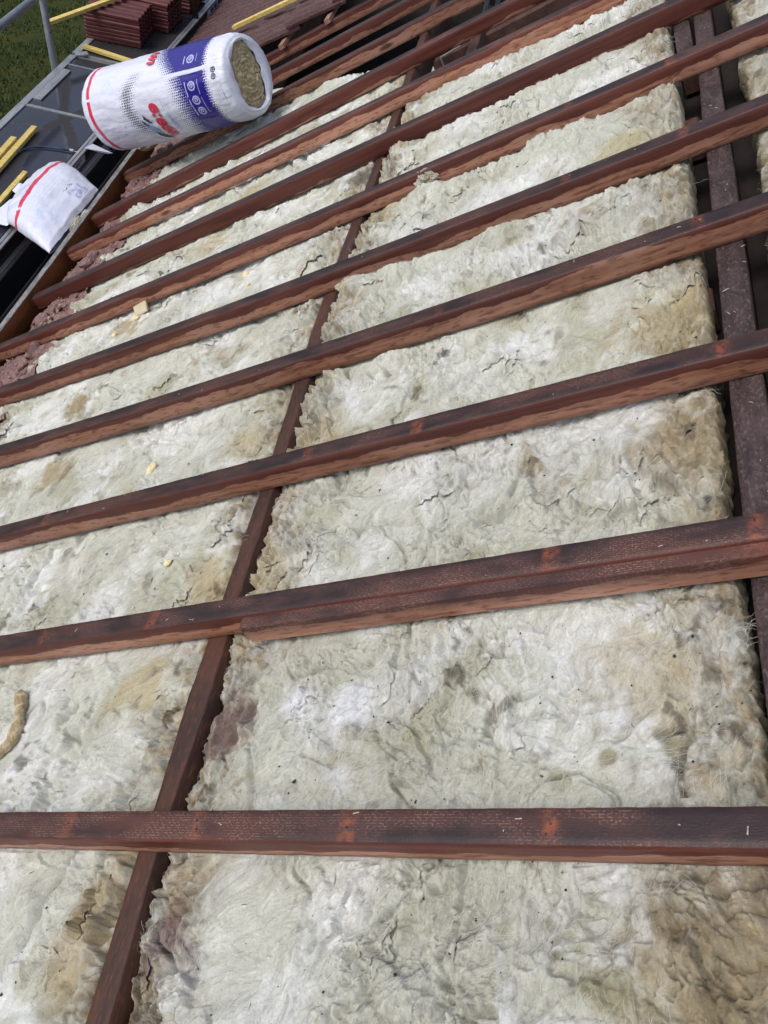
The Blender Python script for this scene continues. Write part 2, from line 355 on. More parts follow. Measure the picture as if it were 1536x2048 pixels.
# ------------------------------------------------------------------ rafters
HR = 0.062
MARKX = [-2.20, -1.90, -1.63, -1.271, -0.966, -0.69, -0.387, -0.082, 0.22]
RAFT = [  # far top edge: Y = a + bX + cX^2 ; width ; upper end ; marks (x, strength) ; wet share of the side
    ('lowest in the photo, crossing the whole bottom with a saw-marked top and four orange strips', 0.3926, 0.0017, 0.0, 0.050, -1.9, 0.9, [(-1.55, .2), (-1.269, .45), (-0.957, .5), (-0.665, .85), (-0.357, .85), (-0.07, .15)], 0.55),
    ('with a second thin board nailed along its lower side', 0.8321, -0.0023, 0.0, 0.051, -2.4, 0.9, [(-1.63, .5), (-1.273, .7), (-0.377, .9), (-0.063, .8), (-0.69, .2)], 0.42),
    ('with a bright orange strip where it crosses the purlin and no second board', 1.2518, -0.0043, 0.0004, 0.050, -2.9, 0.9, [(-1.90, .8), (-0.985, .8), (-0.694, .95), (-0.076, 1.0), (-1.6, .2)], 0.38),
    ('fourth from the bottom of the photo, above the wool lump at the binder', 1.6920, 0.0288, 0.0150, 0.052, -3.12, 0.9, [(-0.703, .6), (-0.084, .9), (-1.64, .15)], 0.22),
    ('fifth from the bottom of the photo, just below the wide wool bulge beside the binder', 2.1194, 0.0308, 0.0150, 0.052, -3.135, 0.9, [(-0.392, .7), (-0.090, .9)], 0.45),
    ('sixth from the bottom of the photo, its foot by the pale mortar pile', 2.5745, 0.0380, 0.0121, 0.052, -3.14, 0.9, [(-0.399, .5), (-0.100, .8)], 0.42),
    ('seventh from the bottom of the photo, its foot meeting the fascia below the half roll', 3.0058, 0.0187, 0.0030, 0.052, -3.12, 0.9, [(-0.733, .5), (-0.40, .3), (-0.1, .3)], 0.95),
    ('dark red one with the empty black loft behind it', 3.4069, 0.0005, 0.0, 0.050, -3.14, 0.9, [(-0.404, .3), (-0.710, .3)], 0.30),
    ('salmon coloured one with a large dark knot, in front of the grey slats', 3.862, 0.0352, 0.0, 0.050, -3.15, 0.9, [(-0.7, .3)], 0.9),
    ('fourth in front of the far tiles', 4.262, 0.0, 0.0, 0.050, -3.18, 0.9, [], 0.25),
    ('passing just beyond the open end of the big roll, second in front of the far tiles', 4.715, -0.004, 0.0, 0.050, -3.20, 0.9, [], 0.6),
    ('last one before the far red tiles', 5.085, -0.040, 0.0, 0.050, -3.22, 0.9, [], 0.45),
]
RAFT[9] = ('third in front of the far tiles, under the open end of the big roll',) + RAFT[9][1:]
def rafter_y(i, x):
    r = RAFT[i]; return r[1] + r[2] * x + r[3] * x * x
def make_rafter(i):
    desc, a, b, c, w, x0, x1, marks, wet = RAFT[i]
    xs = np.arange(x0, x1, 0.009)
    ch = 0.0028
    prof = [(0, -ch), (-ch, 0)]                                                  # (across, z); across 0 = far edge, -w = near edge
    prof += [(-w * t, 0) for t in (0.25, 0.5, 0.75)] + [(-w + ch, 0), (-w, -ch)]
    prof += [(-w, -HR * t) for t in (0.25, 0.5, 0.75)] + [(-w, -HR + ch), (-w + ch, -HR), (-ch, -HR), (0, -HR + ch)]
    np_ = len(prof); n = len(xs)
    px = np.array([p[0] for p in prof]); pz = np.array([p[1] for p in prof])
    V = np.zeros((n, np_, 3)); V[:, :, 0] = xs[:, None]
    yc = a + b * xs + c * xs * xs
    jit = 0.0011 * fbm(xs * 1.0, np.full(n, i * 5.0), 0.05, 4, 20 + i)
    jit2 = 0.0011 * fbm(xs * 1.0, np.full(n, i * 5.0 + 2), 0.05, 4, 60 + i)
    V[:, :, 1] = yc[:, None] + px[None, :] + np.where(px > -w / 2, jit[:, None], jit2[:, None])
    V[:, :, 2] = pz[None, :]
    top = np.zeros((n, np_)); top[:, 1:6] = 1.0; top[:, 0] = 0.4; top[:, 6] = 0.2
    mk = np.zeros((n, np_))
    for mx, ms in marks:
        d = np.abs(xs - mx); mk = np.maximum(mk, (ms * sstep(0.0145, 0.0085, d))[:, None] * top)
    F = []
    idx = np.arange(n * np_).reshape(n, np_)
    A = idx[:-1, :]; B = idx[1:, :]
    Q = np.stack([A, np.roll(A, -1, 1), np.roll(B, -1, 1), B], -1).reshape(-1, 4)
    Vf = V.reshape(-1, 3)
    wt = np.full(n * np_, wet, np.float32)
    o = mesh('rafter', Vf, Q, M_RAFTER, None, ROOF, origin=((x0 + x1) / 2, float(yc[n // 2]) - w / 2, 0.0),
             attrs={'top': top.ravel(), 'mark': mk.ravel(), 'wet': wt})
    tag(o, 'dark wet roof rafter, ' + desc, 'rafter', 'bare rafters across the stripped roof')
    rsn = np.random.RandomState(30 + i)
    for mx, ms in marks:
        if ms < 0.2 or i > 6: continue
        for q in range(1 if rsn.rand() < 0.5 else 2):
            x = mx + rsn.uniform(-0.006, 0.006); y = a + b * x + c * x * x - w * rsn.uniform(0.25, 0.75)
            rr_ = rsn.uniform(0.0014, 0.0021)
            MB().tube([(x, y, -0.001), (x + 0.0004, y, 0.0011)], rr_, 8).build('nail', M_NAIL, o, ROOF)
    # end grain
    for e in (0, n - 1):
        me2 = MB().add([tuple(p) for p in V[e]], [tuple(range(np_)) if e == 0 else tuple(range(np_))[::-1]])
        me2.build('rafter_end', M_OLDWOOD, o, ROOF)
    return o
RAFTERS = [make_rafter(i) for i in range(len(RAFT))]
# label word limits: keep each between 4 and 16 words
LAB = ['wet rafter nearest the camera with a saw marked top and four orange strips',
       'wet rafter with a second thin board nailed along its lower side',
       'wet rafter with bright orange strip where it crosses the purlin, third from the bottom',
       'fourth rafter from the bottom of the photo, wool lump on its far side',
       'fifth rafter from the bottom of the photo, in front of the wide torn wool bulge',
       'sixth rafter from the bottom of the photo, its foot by the pale mortar pile',
       'seventh rafter from the bottom of the photo, foot touching the fascia below the half roll',
       'dark red rafter with the black empty loft directly behind it',
       'salmon rafter with a large dark knot, in front of the grey loft slats',
       'rafter under the open end of the big roll, third in front of the far tiles',
       'rafter just beyond the open end of the big roll, second before the far tiles',
       'farthest rafter, the last one before the red tiles']
for o, l in zip(RAFTERS, LAB): o['label'] = l
# second board on the second rafter
xs = np.linspace(-1.02, 0.9, 120); y1 = rafter_y(1, xs) - 0.0525; V = []; F = []
for k, x in enumerate(xs):
    wv = 0.0235 + 0.0015 * math.sin(x * 5) ; zt = -0.007
    V += [(x, y1[k] + 0.001, zt), (x, y1[k] - wv, zt - 0.001), (x, y1[k] - wv - 0.001, -HR + 0.006), (x, y1[k], -HR + 0.006)]
    if k: b0 = 4 * k - 4; F += [(b0 + j, b0 + (j + 1) % 4, b0 + 4 + (j + 1) % 4, b0 + 4 + j) for j in range(4)]
F += [(0, 1, 2, 3), tuple(range(4 * len(xs) - 1, 4 * len(xs) - 5, -1))]
tp = np.zeros(len(V)); tp[0::4] = 1; tp[1::4] = 0.9
mkk = np.zeros(len(V))
for k, x in enumerate(xs): mkk[4 * k:4 * k + 2] = 0.6 * sstep(0.10, 0.03, abs(x + 0.02))
sb = mesh('side_board', V, F, M_RAFTER, RAFTERS[1], ROOF, attrs={'top': tp, 'mark': mkk, 'wet': np.full(len(V), 0.35)})
sb['label'] = 'thin dark board nailed to the lower side'

# ------------------------------------------------------------------ binder, purlin and loft timbers
def member(name, left, right, y0, y1, ztop, depth, mat, step=0.02, ch=0.003, seed=0, amp=0.0018):
    ys = np.arange(y0, y1 + 1e-6, step); n = len(ys)
    xl = pl1(left, ys) + amp * fbm(ys, ys * 0 + seed, 0.08, 4, 90 + seed); xr = pl1(right, ys) + amp * fbm(ys, ys * 0 + seed + 9, 0.08, 4, 95 + seed)
    cols = [(0, -depth, 0), (0, -ch, 0), (0, 0, ch)] + [(t, 0, 0) for t in (0.25, 0.5, 0.75)] + [(1, 0, -ch), (1, -ch, 0), (1, -depth, 0)]
    V = np.zeros((n, len(cols), 3))
    for k, (t, z, o) in enumerate(cols):
        V[:, k, 0] = xl + (xr - xl) * t + o; V[:, k, 1] = ys
        V[:, k, 2] = ztop + z + (0.0008 * fbm(ys, ys * 0 + k, 0.05, 3, 40 + seed + k) if z > -0.05 else 0)
    idx = np.arange(n * len(cols)).reshape(n, -1)
    A, B = idx[:-1], idx[1:]
    Q = np.stack([A, np.roll(A, -1, 1), np.roll(B, -1, 1), B], -1).reshape(-1, 4)
    o = mesh(name, V.reshape(-1, 3), Q, mat, None, ROOF)
    for e in (0, n - 1): MB().add([tuple(p) for p in V[e]], [tuple(range(len(cols)))]).build('timber_end', M_OLDWOOD, o, ROOF)
    return o
BL = [(-0.3, -1.11), (0.08, -1.120), (0.34, -1.138), (0.42, -1.137), (0.64, -1.152), (0.9, -1.157), (1.35, -1.166), (1.87, -1.192), (2.28, -1.196), (2.84, -1.192), (3.3, -1.197), (5.4, -1.22)]
BRt = [(-0.3, -1.062), (0.08, -1.069), (0.345, -1.091), (0.42, -1.094), (0.635, -1.094), (0.89, -1.108), (1.35, -1.122), (2.25, -1.149), (3.3, -1.155), (5.4, -1.18)]
PL = [(-0.3, -0.095), (0.63, -0.087), (0.915, -0.083), (1.42, -0.069), (2.08, -0.048), (2.22, -0.046), (2.77, -0.026), (3.6, 0.0)]
PR = [(-0.3, -0.034), (0.63, -0.028), (1.39, -0.014), (2.03, 0.007), (2.17, 0.009), (2.71, 0.024), (3.6, 0.05)]
o = member('binder_timber', BL, BRt, -0.25, 5.3, -0.0625, 0.11, M_BINDER, seed=1)
tag(o, 'thin dark binder timber running under the rafters through the middle of the wool', 'timber')
o = member('purlin', PL, PR, -0.25, 3.5, -0.0625, 0.135, M_PURLIN, seed=2, amp=0.0012)
tag(o, 'thick rough sawn purlin under the rafters along the right side', 'timber')
o = member('purlin_offcut', [(2.70, -0.083), (3.3, -0.082)], [(2.70, -0.034), (3.3, -0.036)], 2.70, 3.3, -0.064, 0.12, M_PURLIN, seed=3)
tag(o, 'short sawn timber beside the far end of the purlin', 'timber')
mb = MB().box(-0.125, -0.085, 1.52, 1.60, -0.19, -0.13, 0.004)
tag(mb.build('timber_noggin', M_OLDWOOD, frame=ROOF), 'dark block between wool and purlin in the gap above the third rafter', 'timber')
mb = MB().box(-0.115, -0.055, 2.28, 2.40, -0.185, -0.12, 0.006)
tag(mb.build('timber_noggin', M_OLDWOOD, frame=ROOF), 'crumbling dark block beside the purlin in the gap near the top right', 'timber')
# timbers and slats in the open loft (world frame)
for k, (p, q, w, h, lab) in enumerate([
        ((-1.03, 3.62, -0.30), (-1.02, 4.6, -0.30), 0.06, 0.10, 'dark timber below the binder in the open loft, nearest piece'),
        ((-0.86, 3.55, -0.42), (-0.90, 5.4, -0.42), 0.07, 0.12, 'long dark joist deep in the open loft beside the bracket'),
        ((-1.30, 4.55, -0.34), (-0.2, 4.62, -0.34), 0.05, 0.10, 'dark cross timber deep in the open loft')]):
    tag(MB().bar(p, q, w, h, (0, 0, 1), 0.004).build('loft_timber', M_OLDWOOD, frame=ROOF), lab, 'timber')
for k, (x, y, ht) in enumerate([(-1.19, 5.25, 1.0), (-1.115, 5.27, 1.0), (-1.05, 5.30, 1.0), (-0.99, 5.32, 1.0), (-0.90, 5.36, 1.0), (-0.80, 5.42, .95)]):
    c = r2w((x, y, -0.5))
    o = MB().bar((c[0], c[1], c[2] - 0.9), (c[0], c[1], c[2] + 0.30), 0.028, 0.05, (0, 1, 0), 0.003).build('loft_post', M_SLAT)
    tag(o, ['grey upright slat in the loft, nearest the bracket', 'grey upright loft slat, second from the bracket', 'grey upright loft slat, third from the bracket', 'grey upright loft slat, fourth from the bracket', 'grey upright loft slat, second from the right', 'grey upright loft slat standing rightmost'][k], 'slat', 'grey slats standing in the dark loft')
br = empty('metal_bracket', (-1.06, 3.96, -0.13), ROOF)
MB().bar((-1.09, 3.965, -0.125), (-0.985, 3.955, -0.115), 0.012, 0.003, (0, 0, 1)).build('bracket_arm', M_ALU, br, ROOF)
MB().bar((-1.088, 3.96, -0.12), (-1.088, 3.95, -0.18), 0.018, 0.003, (1, 0, 0)).build('bracket_leg', M_ALU, br, ROOF)
tag(br, 'small shiny metal bracket in the open loft beyond the binder', 'bracket')

# ------------------------------------------------------------------ glass wool quilts
def lic(H, W, th, src, L, step):
    cx, cy = np.cos(th).astype(np.float32), np.sin(th).astype(np.float32)
    yy, xx = np.mgrid[0:H, 0:W].astype(np.float32)
    acc = src.copy()
    for sgn in (1, -1):
        px, py = xx.copy(), yy.copy()
        for k in range(L):
            ix = np.clip(px, 0, W - 1).astype(np.int32); iy = np.clip(py, 0, H - 1).astype(np.int32)
            px += sgn * step * cx[iy, ix]; py += sgn * step * cy[iy, ix]
            ix = np.clip(px, 0, W - 1).astype(np.int32); iy = np.clip(py, 0, H - 1).astype(np.int32)
            acc += src[iy, ix]
    acc /= (2 * L + 1); acc -= acc.mean(); acc /= acc.std() + 1e-9
    return acc
def blur(a, n):
    for _ in range(n):
        a = (np.roll(a, 1, 0) + 2 * a + np.roll(a, -1, 0)) / 4; a = (np.roll(a, 1, 1) + 2 * a + np.roll(a, -1, 1)) / 4
    return a
def up2(a, H, W):
    iy = np.minimum(np.arange(H) / 2, a.shape[0] - 1.001); ix = np.minimum(np.arange(W) / 2, a.shape[1] - 1.001)
    return bil(a, ix[None, :] + 0 * iy[:, None], iy[:, None] + 0 * ix[None, :])
def bil(a, x, y):
    H, W = a.shape[:2]
    x = np.clip(x, 0, W - 1.001); y = np.clip(y, 0, H - 1.001)
    ix = x.astype(np.int32); iy = y.astype(np.int32); fx = (x - ix).astype(np.float32); fy = (y - iy).astype(np.float32)
    if a.ndim == 3: fx = fx[..., None]; fy = fy[..., None]
    return (a[iy, ix] * (1 - fx) + a[iy, ix + 1] * fx) * (1 - fy) + (a[iy + 1, ix] * (1 - fx) + a[iy + 1, ix + 1] * fx) * fy
def seg_dist(X, Y, pts):
    d = np.full(X.shape, 9.0, np.float32); side = np.zeros(X.shape, np.float32)
    for (ax, ay), (bx_, by_) in zip(pts[:-1], pts[1:]):
        vx, vy = bx_ - ax, by_ - ay; t = np.clip(((X - ax) * vx + (Y - ay) * vy) / (vx * vx + vy * vy), 0, 1)
        dx_, dy_ = X - ax - t * vx, Y - ay - t * vy; dd = np.hypot(dx_, dy_)
        m = dd < d; side[m] = np.sign(vx * dy_ - vy * dx_)[m]; d = np.minimum(d, dd)
    return d, side
W_WHITE = np.array([0.70, 0.715, 0.69]); W_MID = np.array([0.56, 0.572, 0.495]); W_OLIVE = np.array([0.37, 0.36, 0.25])
W_BROWN = np.array([0.25, 0.20, 0.125]); W_DARK = np.array([0.10, 0.078, 0.05])

class Wool:
    pass
def make_fields(x0, x1, y0, y1, res, seed, flow, el, er, cracks=(), bumps=(), spots=(), rough_bias=0.0, zbase=-0.07, zfun=None, ew=0.15):
    W = int((x1 - x0) / res) + 1; H = int((y1 - y0) / res) + 1
    X, Y = np.meshgrid(np.linspace(x0, x1, W, dtype=np.float32), np.linspace(y0, y1, H, dtype=np.float32))
    wx = 0.06 * fbm(X, Y, 0.22, 3, seed); wy = 0.06 * fbm(X, Y, 0.22, 3, seed + 5)
    XW, YW = X + wx, Y + wy
    th = flow + 1.3 * fbm(XW, YW, 0.30, 3, seed + 9) + 1.5 * fbm(X, Y, 0.09, 3, seed + 10)
    h2, w2 = (H + 1) // 2, (W + 1) // 2
    rs = np.random.RandomState(seed)
    l1 = lic(H, W, th, rs.rand(H, W).astype(np.float32), int(0.012 / res), 1.0)
    th2 = th[::2, ::2]
    src2 = blur(rs.rand(th2.shape[0], th2.shape[1]).astype(np.float32), 3)
    l2 = up2(lic(th2.shape[0], th2.shape[1], th2, src2, int(0.034 / res / 2), 1.0), H, W)
    dl = X - pl1(el, Y[:, 0])[:, None].astype(np.float32); dr = pl1(er, Y[:, 0])[:, None].astype(np.float32) - X
    edge = np.minimum(dl, dr)
    en = fbm(X, Y, 0.16, 3, seed + 12)
    rough = np.clip(0.35 + rough_bias + 0.9 * fbm(X, Y, 0.28, 2, seed + 15) + 0.7 * sstep(0.16, 0.0, edge + 0.06 * en), 0.1, 1.6)
    # overlapping torn layers
    n = fbm(XW, YW, 0.30, 3, seed + 20) * 1.9 + 0.05 * l2 + 0.015 * l1 + 0.3
    fr = n - np.floor(n); saw = fr * sstep(1.0, 0.94, fr)
    mlay = sstep(-0.25, 0.35, fbm(X, Y, 0.33, 2, seed + 24))
    n2 = fbm(XW * 1.0, YW, 0.11, 3, seed + 28) * 1.6 + 0.10 * l2
    fr2 = n2 - np.floor(n2); saw2 = fr2 * sstep(1.0, 0.9, fr2)
    # cottony pillows with pinched creases
    bl = np.abs(fbm(XW, YW, 0.15, 2, seed + 32)); pil = np.sqrt(bl + 0.004)
    bl2 = np.abs(fbm(XW, YW, 0.055, 2, seed + 36)); pil2 = np.sqrt(bl2 + 0.01)
    low = fbm(X, Y, 0.45, 2, seed + 40); mid = fbm(X, Y, 0.12, 3, seed + 44); fine = fbm(X, Y, 0.03, 3, seed + 48)
    cre = np.abs(fbm(XW, YW, 0.34, 3, seed + 52)); crm = sstep(-0.15, 0.25, fbm(X, Y, 0.3, 2, seed + 56))
    crease = np.exp(-(cre / 0.011) ** 2) * crm
    cr3 = np.exp(-(np.abs(fbm(XW + 2.1, YW, 0.055, 4, seed + 54, 0.62)) / 0.05) ** 2) * sstep(0.0, 0.4, fbm(X, Y, 0.13, 2, seed + 55))
    Z = np.full(X.shape, zbase, np.float32) if zfun is None else zfun(X, Y)
    rid = np.abs(fbm(XW + 0.4, YW, 0.22, 4, seed + 57, 0.6)); ridm = sstep(0.0, 0.35, fbm(X, Y, 0.2, 2, seed + 59))
    ridge = np.exp(-(rid / 0.022) ** 2) * ridm
    cr2 = np.exp(-(np.abs(fbm(XW, YW - 0.7, 0.10, 4, seed + 61, 0.6)) / 0.035) ** 2) * sstep(0.0, 0.7, rough) * sstep(-0.25, 0.2, fbm(X, Y, 0.24, 2, seed + 63))
    Z = Z + 0.011 * low + 0.008 * mid + 0.020 * (saw - 0.5) * mlay * (0.5 + rough) + 0.011 * (saw2 - 0.5) * rough \
        + 0.020 * (pil - 0.45) * (0.5 + 0.6 * rough) + 0.015 * (pil2 - 0.4) * rough + 0.0065 * fine * rough - 0.006 * cr3 * (0.4 + rough) \
        + 0.0024 * l2 * (0.5 + 0.9 * rough) + 0.0011 * l1 * (0.6 + 0.5 * rough) - 0.022 * crease - 0.014 * cr2 + 0.006 * ridge
    cw = 0.004 * fbm(X, Y, 0.04, 3, seed + 60)
    for pts, dep, wd in cracks:
        d, side = seg_dist(X + cw, Y + cw[::-1, :], pts)
        Z = Z - dep * np.exp(-(d / wd) ** 2) + 0.35 * dep * np.exp(-(d / 0.03) ** 2) * (side > 0)
    for bx_, by_, br_, bh in bumps:
        d = np.hypot((X - bx_), (Y - by_) * 1.25) / br_ + 0.35 * mid
        Z = Z + bh * sstep(1.0, 0.15, d) * (0.75 + 0.5 * pil2)
    # colour: yellowish white wool with olive, dusty and brown areas
    a = sstep(-0.15, 0.45, fbm(XW, YW, 0.26, 4, seed + 64) + 0.12 * l2 * 0.5)
    col = W_MID[None, None] * (1 - a[..., None]) + W_WHITE[None, None] * a[..., None]
    gr = (0.34 * sstep(0.0, 0.55, fbm(X + 3.0, Y, 0.42, 4, seed + 67) + 0.05 * l2))[..., None]; col = col * (1 - gr) + np.array([0.32, 0.315, 0.25]) * gr
    ol = 0.75 * sstep(0.12, 0.6, fbm(XW, YW, 0.21, 4, seed + 70) + 0.07 * l2)
    col = col * (1 - ol[..., None]) + W_OLIVE * ol[..., None]
    e = sstep(ew, 0.0, edge + 0.10 * fbm(X, Y, 0.1, 4, seed + 75) + 0.012 * l2)
    bro = np.clip(e * 0.95, 0, 0.95)
    bro = np.maximum(bro, 0.8 * sstep(0.42, 0.75, fbm(XW, YW, 0.3, 4, seed + 80) + 0.06 * l2))
    bro = bro * (0.40 + 0.60 * sstep(-0.35, 0.35, fbm(X, Y, 0.022, 3, seed + 82) + 0.22 * l2 + 0.5 * fine))
    bc = W_BROWN * (0.62 + 0.7 * sstep(-0.5, 0.5, fine + 0.25 * l2))[..., None]
    col = col * (1 - bro[..., None]) + bc * bro[..., None]
    for sx_, sy_, sr, c, k in spots:
        d = np.hypot(X - sx_, Y - sy_) / sr + 0.45 * mid + 0.35 * fine + 0.08 * l2
        m = (k * sstep(1.05, 0.35, d))[..., None]; col = col * (1 - m) + np.array(c) * m
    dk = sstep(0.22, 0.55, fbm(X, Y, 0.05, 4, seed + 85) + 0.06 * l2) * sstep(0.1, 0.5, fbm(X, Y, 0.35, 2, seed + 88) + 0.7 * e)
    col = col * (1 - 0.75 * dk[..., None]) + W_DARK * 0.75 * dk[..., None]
    col = col * (1 + 0.060 * l1 + (0.045 + 0.04 * bro) * l2 + 0.085 * fine)[..., None]
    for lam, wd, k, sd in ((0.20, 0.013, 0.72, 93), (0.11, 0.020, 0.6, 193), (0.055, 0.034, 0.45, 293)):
        crease_shade = np.exp(-(np.abs(fbm(XW - 1.3, YW + 0.9, lam, 4, seed + sd, 0.6)) / wd) ** 2) * sstep(-0.2, 0.35, fbm(X, Y, 0.16, 3, seed + sd + 5))  # thin dark lines painted into the wool colour as the shade of creases
        col = col * (1 - k * (crease_shade * sstep(-0.7, 0.5, fine))[..., None] * np.array([0.88, 0.92, 1.0]))
    wh = sstep(0.35, 0.8, fbm(XW, YW, 0.16, 3, seed + 91) + 0.06 * l2) * (1 - np.clip(bro * 1.3, 0, 1)); wh = np.maximum(wh, 0.5 * ridge * (1 - bro))
    wh = (wh * 0.62)[..., None]; col = col * (1 - wh) + np.array([0.78, 0.80, 0.84]) * wh
    col = np.clip(col, 0.015, 0.86)
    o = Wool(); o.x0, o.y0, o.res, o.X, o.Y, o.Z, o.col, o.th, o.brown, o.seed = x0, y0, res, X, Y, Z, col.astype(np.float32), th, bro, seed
    return o
def clear_rafters(Z, X, Y, clr=0.009):
    """press the wool down where a rafter lies on it"""
    out = Z
    for i, r in enumerate(RAFT):
        yf = rafter_y(i, X); w = r[4] + (0.026 if i == 1 else 0)
        d = np.maximum(Y - yf, yf - w - Y)          # negative inside
        lim = -HR - clr + np.clip(d - 0.001, 0, 1) * 1.6
        out = np.minimum(out, lim)
    return out
def sample(wl, x, y):
    gx, gy = (x - wl.x0) / wl.res, (y - wl.y0) / wl.res
    return bil(wl.Z, gx, gy), bil(wl.col, gx, gy), bil(wl.th, gx, gy)
def quilt(name, wl, el, er, y0, y1, nc, k, label, drop=(0.10, 0.10), rag=(0.006, 0.006), y1f=None):
    ys = [y0]
    while ys[-1] < y1: ys.append(ys[-1] + k * math.sqrt(1.15 + ys[-1] ** 2))
    ys = np.array(ys, np.float32); n = len(ys)
    xl = pl1(el, ys) + rag[0] * (fbm(ys, ys * 0, 0.10, 4, wl.seed + 100) + 0.6 * fbm(ys, ys * 0, 0.03, 3, wl.seed + 101) + 0.45 * fbm(ys, ys * 0, 0.008, 3, wl.seed + 104))
    xr = pl1(er, ys) + rag[1] * (fbm(ys, ys * 0, 0.10, 4, wl.seed + 102) + 0.6 * fbm(ys, ys * 0, 0.03, 3, wl.seed + 103) + 0.45 * fbm(ys, ys * 0, 0.008, 3, wl.seed + 105))
    s = np.linspace(0, 1, nc)
    X = xl[:, None] + (xr - xl)[:, None] * s[None, :]; Y = np.repeat(ys[:, None], nc, 1)
    Y = Y + 0.0
    Z, C, T = sample(wl, X, Y)
    Z = clear_rafters(Z, X, Y)
    rd = 0.012                                                       # rounded shoulders at the cut edges
    dl = X - xl[:, None]; dr = xr[:, None] - X
    Z = Z - 0.006 * sstep(rd, 0, dl) - 0.008 * sstep(rd, 0, dr)
    ns = 7
    def side(ex, ez, c, sg, dp):
        t = np.linspace(0, 1, ns + 1)[1:]
        lam = fbm(np.repeat(ys[:, None], ns, 1), np.repeat(t[None, :] * 0.1, n, 0), 0.02, 3, wl.seed + 110 + sg)
        sx = ex[:, None] + sg * (0.004 * np.sin(t * 3.1)[None, :] + 0.006 * lam); sz = ez[:, None] - dp * t[None, :]
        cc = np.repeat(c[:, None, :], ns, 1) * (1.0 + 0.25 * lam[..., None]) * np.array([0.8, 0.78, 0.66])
        return sx, sz, cc
    lx, lz, lc = side(X[:, 0], Z[:, 0], C[:, 0], -1, drop[0]); rx, rz, rc = side(X[:, -1], Z[:, -1], C[:, -1], 1, drop[1])
    X = np.concatenate([lx[:, ::-1], X, rx], 1); Z = np.concatenate([lz[:, ::-1], Z, rz], 1); C = np.concatenate([lc[:, ::-1], C, rc], 1)
    Y = np.repeat(ys[:, None], X.shape[1], 1)
    V = np.stack([X, Y, Z], -1).reshape(-1, 3); m = X.shape[1]
    idx = np.arange(n * m, dtype=np.int32).reshape(n, m)
    Q = np.stack([idx[:-1, :-1], idx[:-1, 1:], idx[1:, 1:], idx[1:, :-1]], -1).reshape(-1, 4)
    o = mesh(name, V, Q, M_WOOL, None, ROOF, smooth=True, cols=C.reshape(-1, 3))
    tag(o, label, 'insulation', 'glass wool laid between the roof timbers')
    o['_m'] = 0; del o['_m']
    return o, (ys, xl, xr)
def fibres(parent, wl, el, er, y0, y1, n, seed, mat, mode='lie', rad=0.00028, ln=(0.02, 0.06)):
    rs = np.random.RandomState(seed)
    u = rs.rand(n); a0, a1 = math.asinh(y0), math.asinh(y1)
    y = np.sinh(a0 + (a1 - a0) * u).astype(np.float32)
    l, r = pl1(el, y), pl1(er, y)
    if mode == 'lie': x = l + (r - l) * rs.rand(n)
    elif mode == 'left': x = l + 0.012 * rs.rand(n)
    else: x = r - 0.012 * rs.rand(n)
    x = x.astype(np.float32); np_ = 6
    P = np.zeros((n, np_, 3), np.float32); px, py = x.copy(), y.copy()
    L = rs.uniform(ln[0], ln[1], n).astype(np.float32); st = L / (np_ - 1)
    _, _, th = sample(wl, x, y); th = th + rs.normal(0, 0.35, n)
    if mode == 'left': th = math.pi + rs.normal(0, 0.9, n)
    if mode == 'right': th = rs.normal(0, 0.9, n)
    curl = rs.normal(0, 9.0, n) * st
    lift = np.abs(rs.normal(0, 0.0022, n)) + 0.0004
    if mode != 'lie': lift = np.abs(rs.normal(0, 0.006, n)) + 0.001
    for k in range(np_):
        z, _, _ = sample(wl, px, py)
        if mode != 'lie': z = np.where(k == 0, z, np.minimum(z, P[:, 0, 2] + 0.004))
        z = clear_rafters(z, px, py)
        t = k / (np_ - 1)
        zz = z + lift * (math.sin(t * math.pi) if mode == 'lie' else t * (1.6 - t)) + 0.0003
        P[:, k] = np.stack([px, py, zz], 1)
        px = px + st * np.cos(th); py = py + st * np.sin(th); th = th + curl
    if mode == 'lie' and mat is M_FIBRE:
        lum = bil(wl.col, (x - wl.x0) / wl.res, (y - wl.y0) / wl.res).mean(-1); P = P[rs.rand(n) < sstep(0.34, 0.50, lum)]; n = len(P)
    hc = bpy.data.hair_curves.new('loose_fibre'); hc.add_curves([np_] * n)
    po = ORG[parent.name][0]
    hc.points.foreach_set('position', (P - po.astype(np.float32)).ravel())
    at = hc.attributes.get('radius') or hc.attributes.new('radius', 'FLOAT', 'POINT')
    rr = np.repeat(rs.uniform(0.5, 1.2, n)[:, None], np_, 1) * rad; rr[:, -1] *= 0.3
    at.data.foreach_set('value', rr.astype(np.float32).ravel())
    hc.materials.append(mat)
    o = link('loose_fibre', hc, po, parent, ROOF); o['kind'] = 'stuff'
    return o

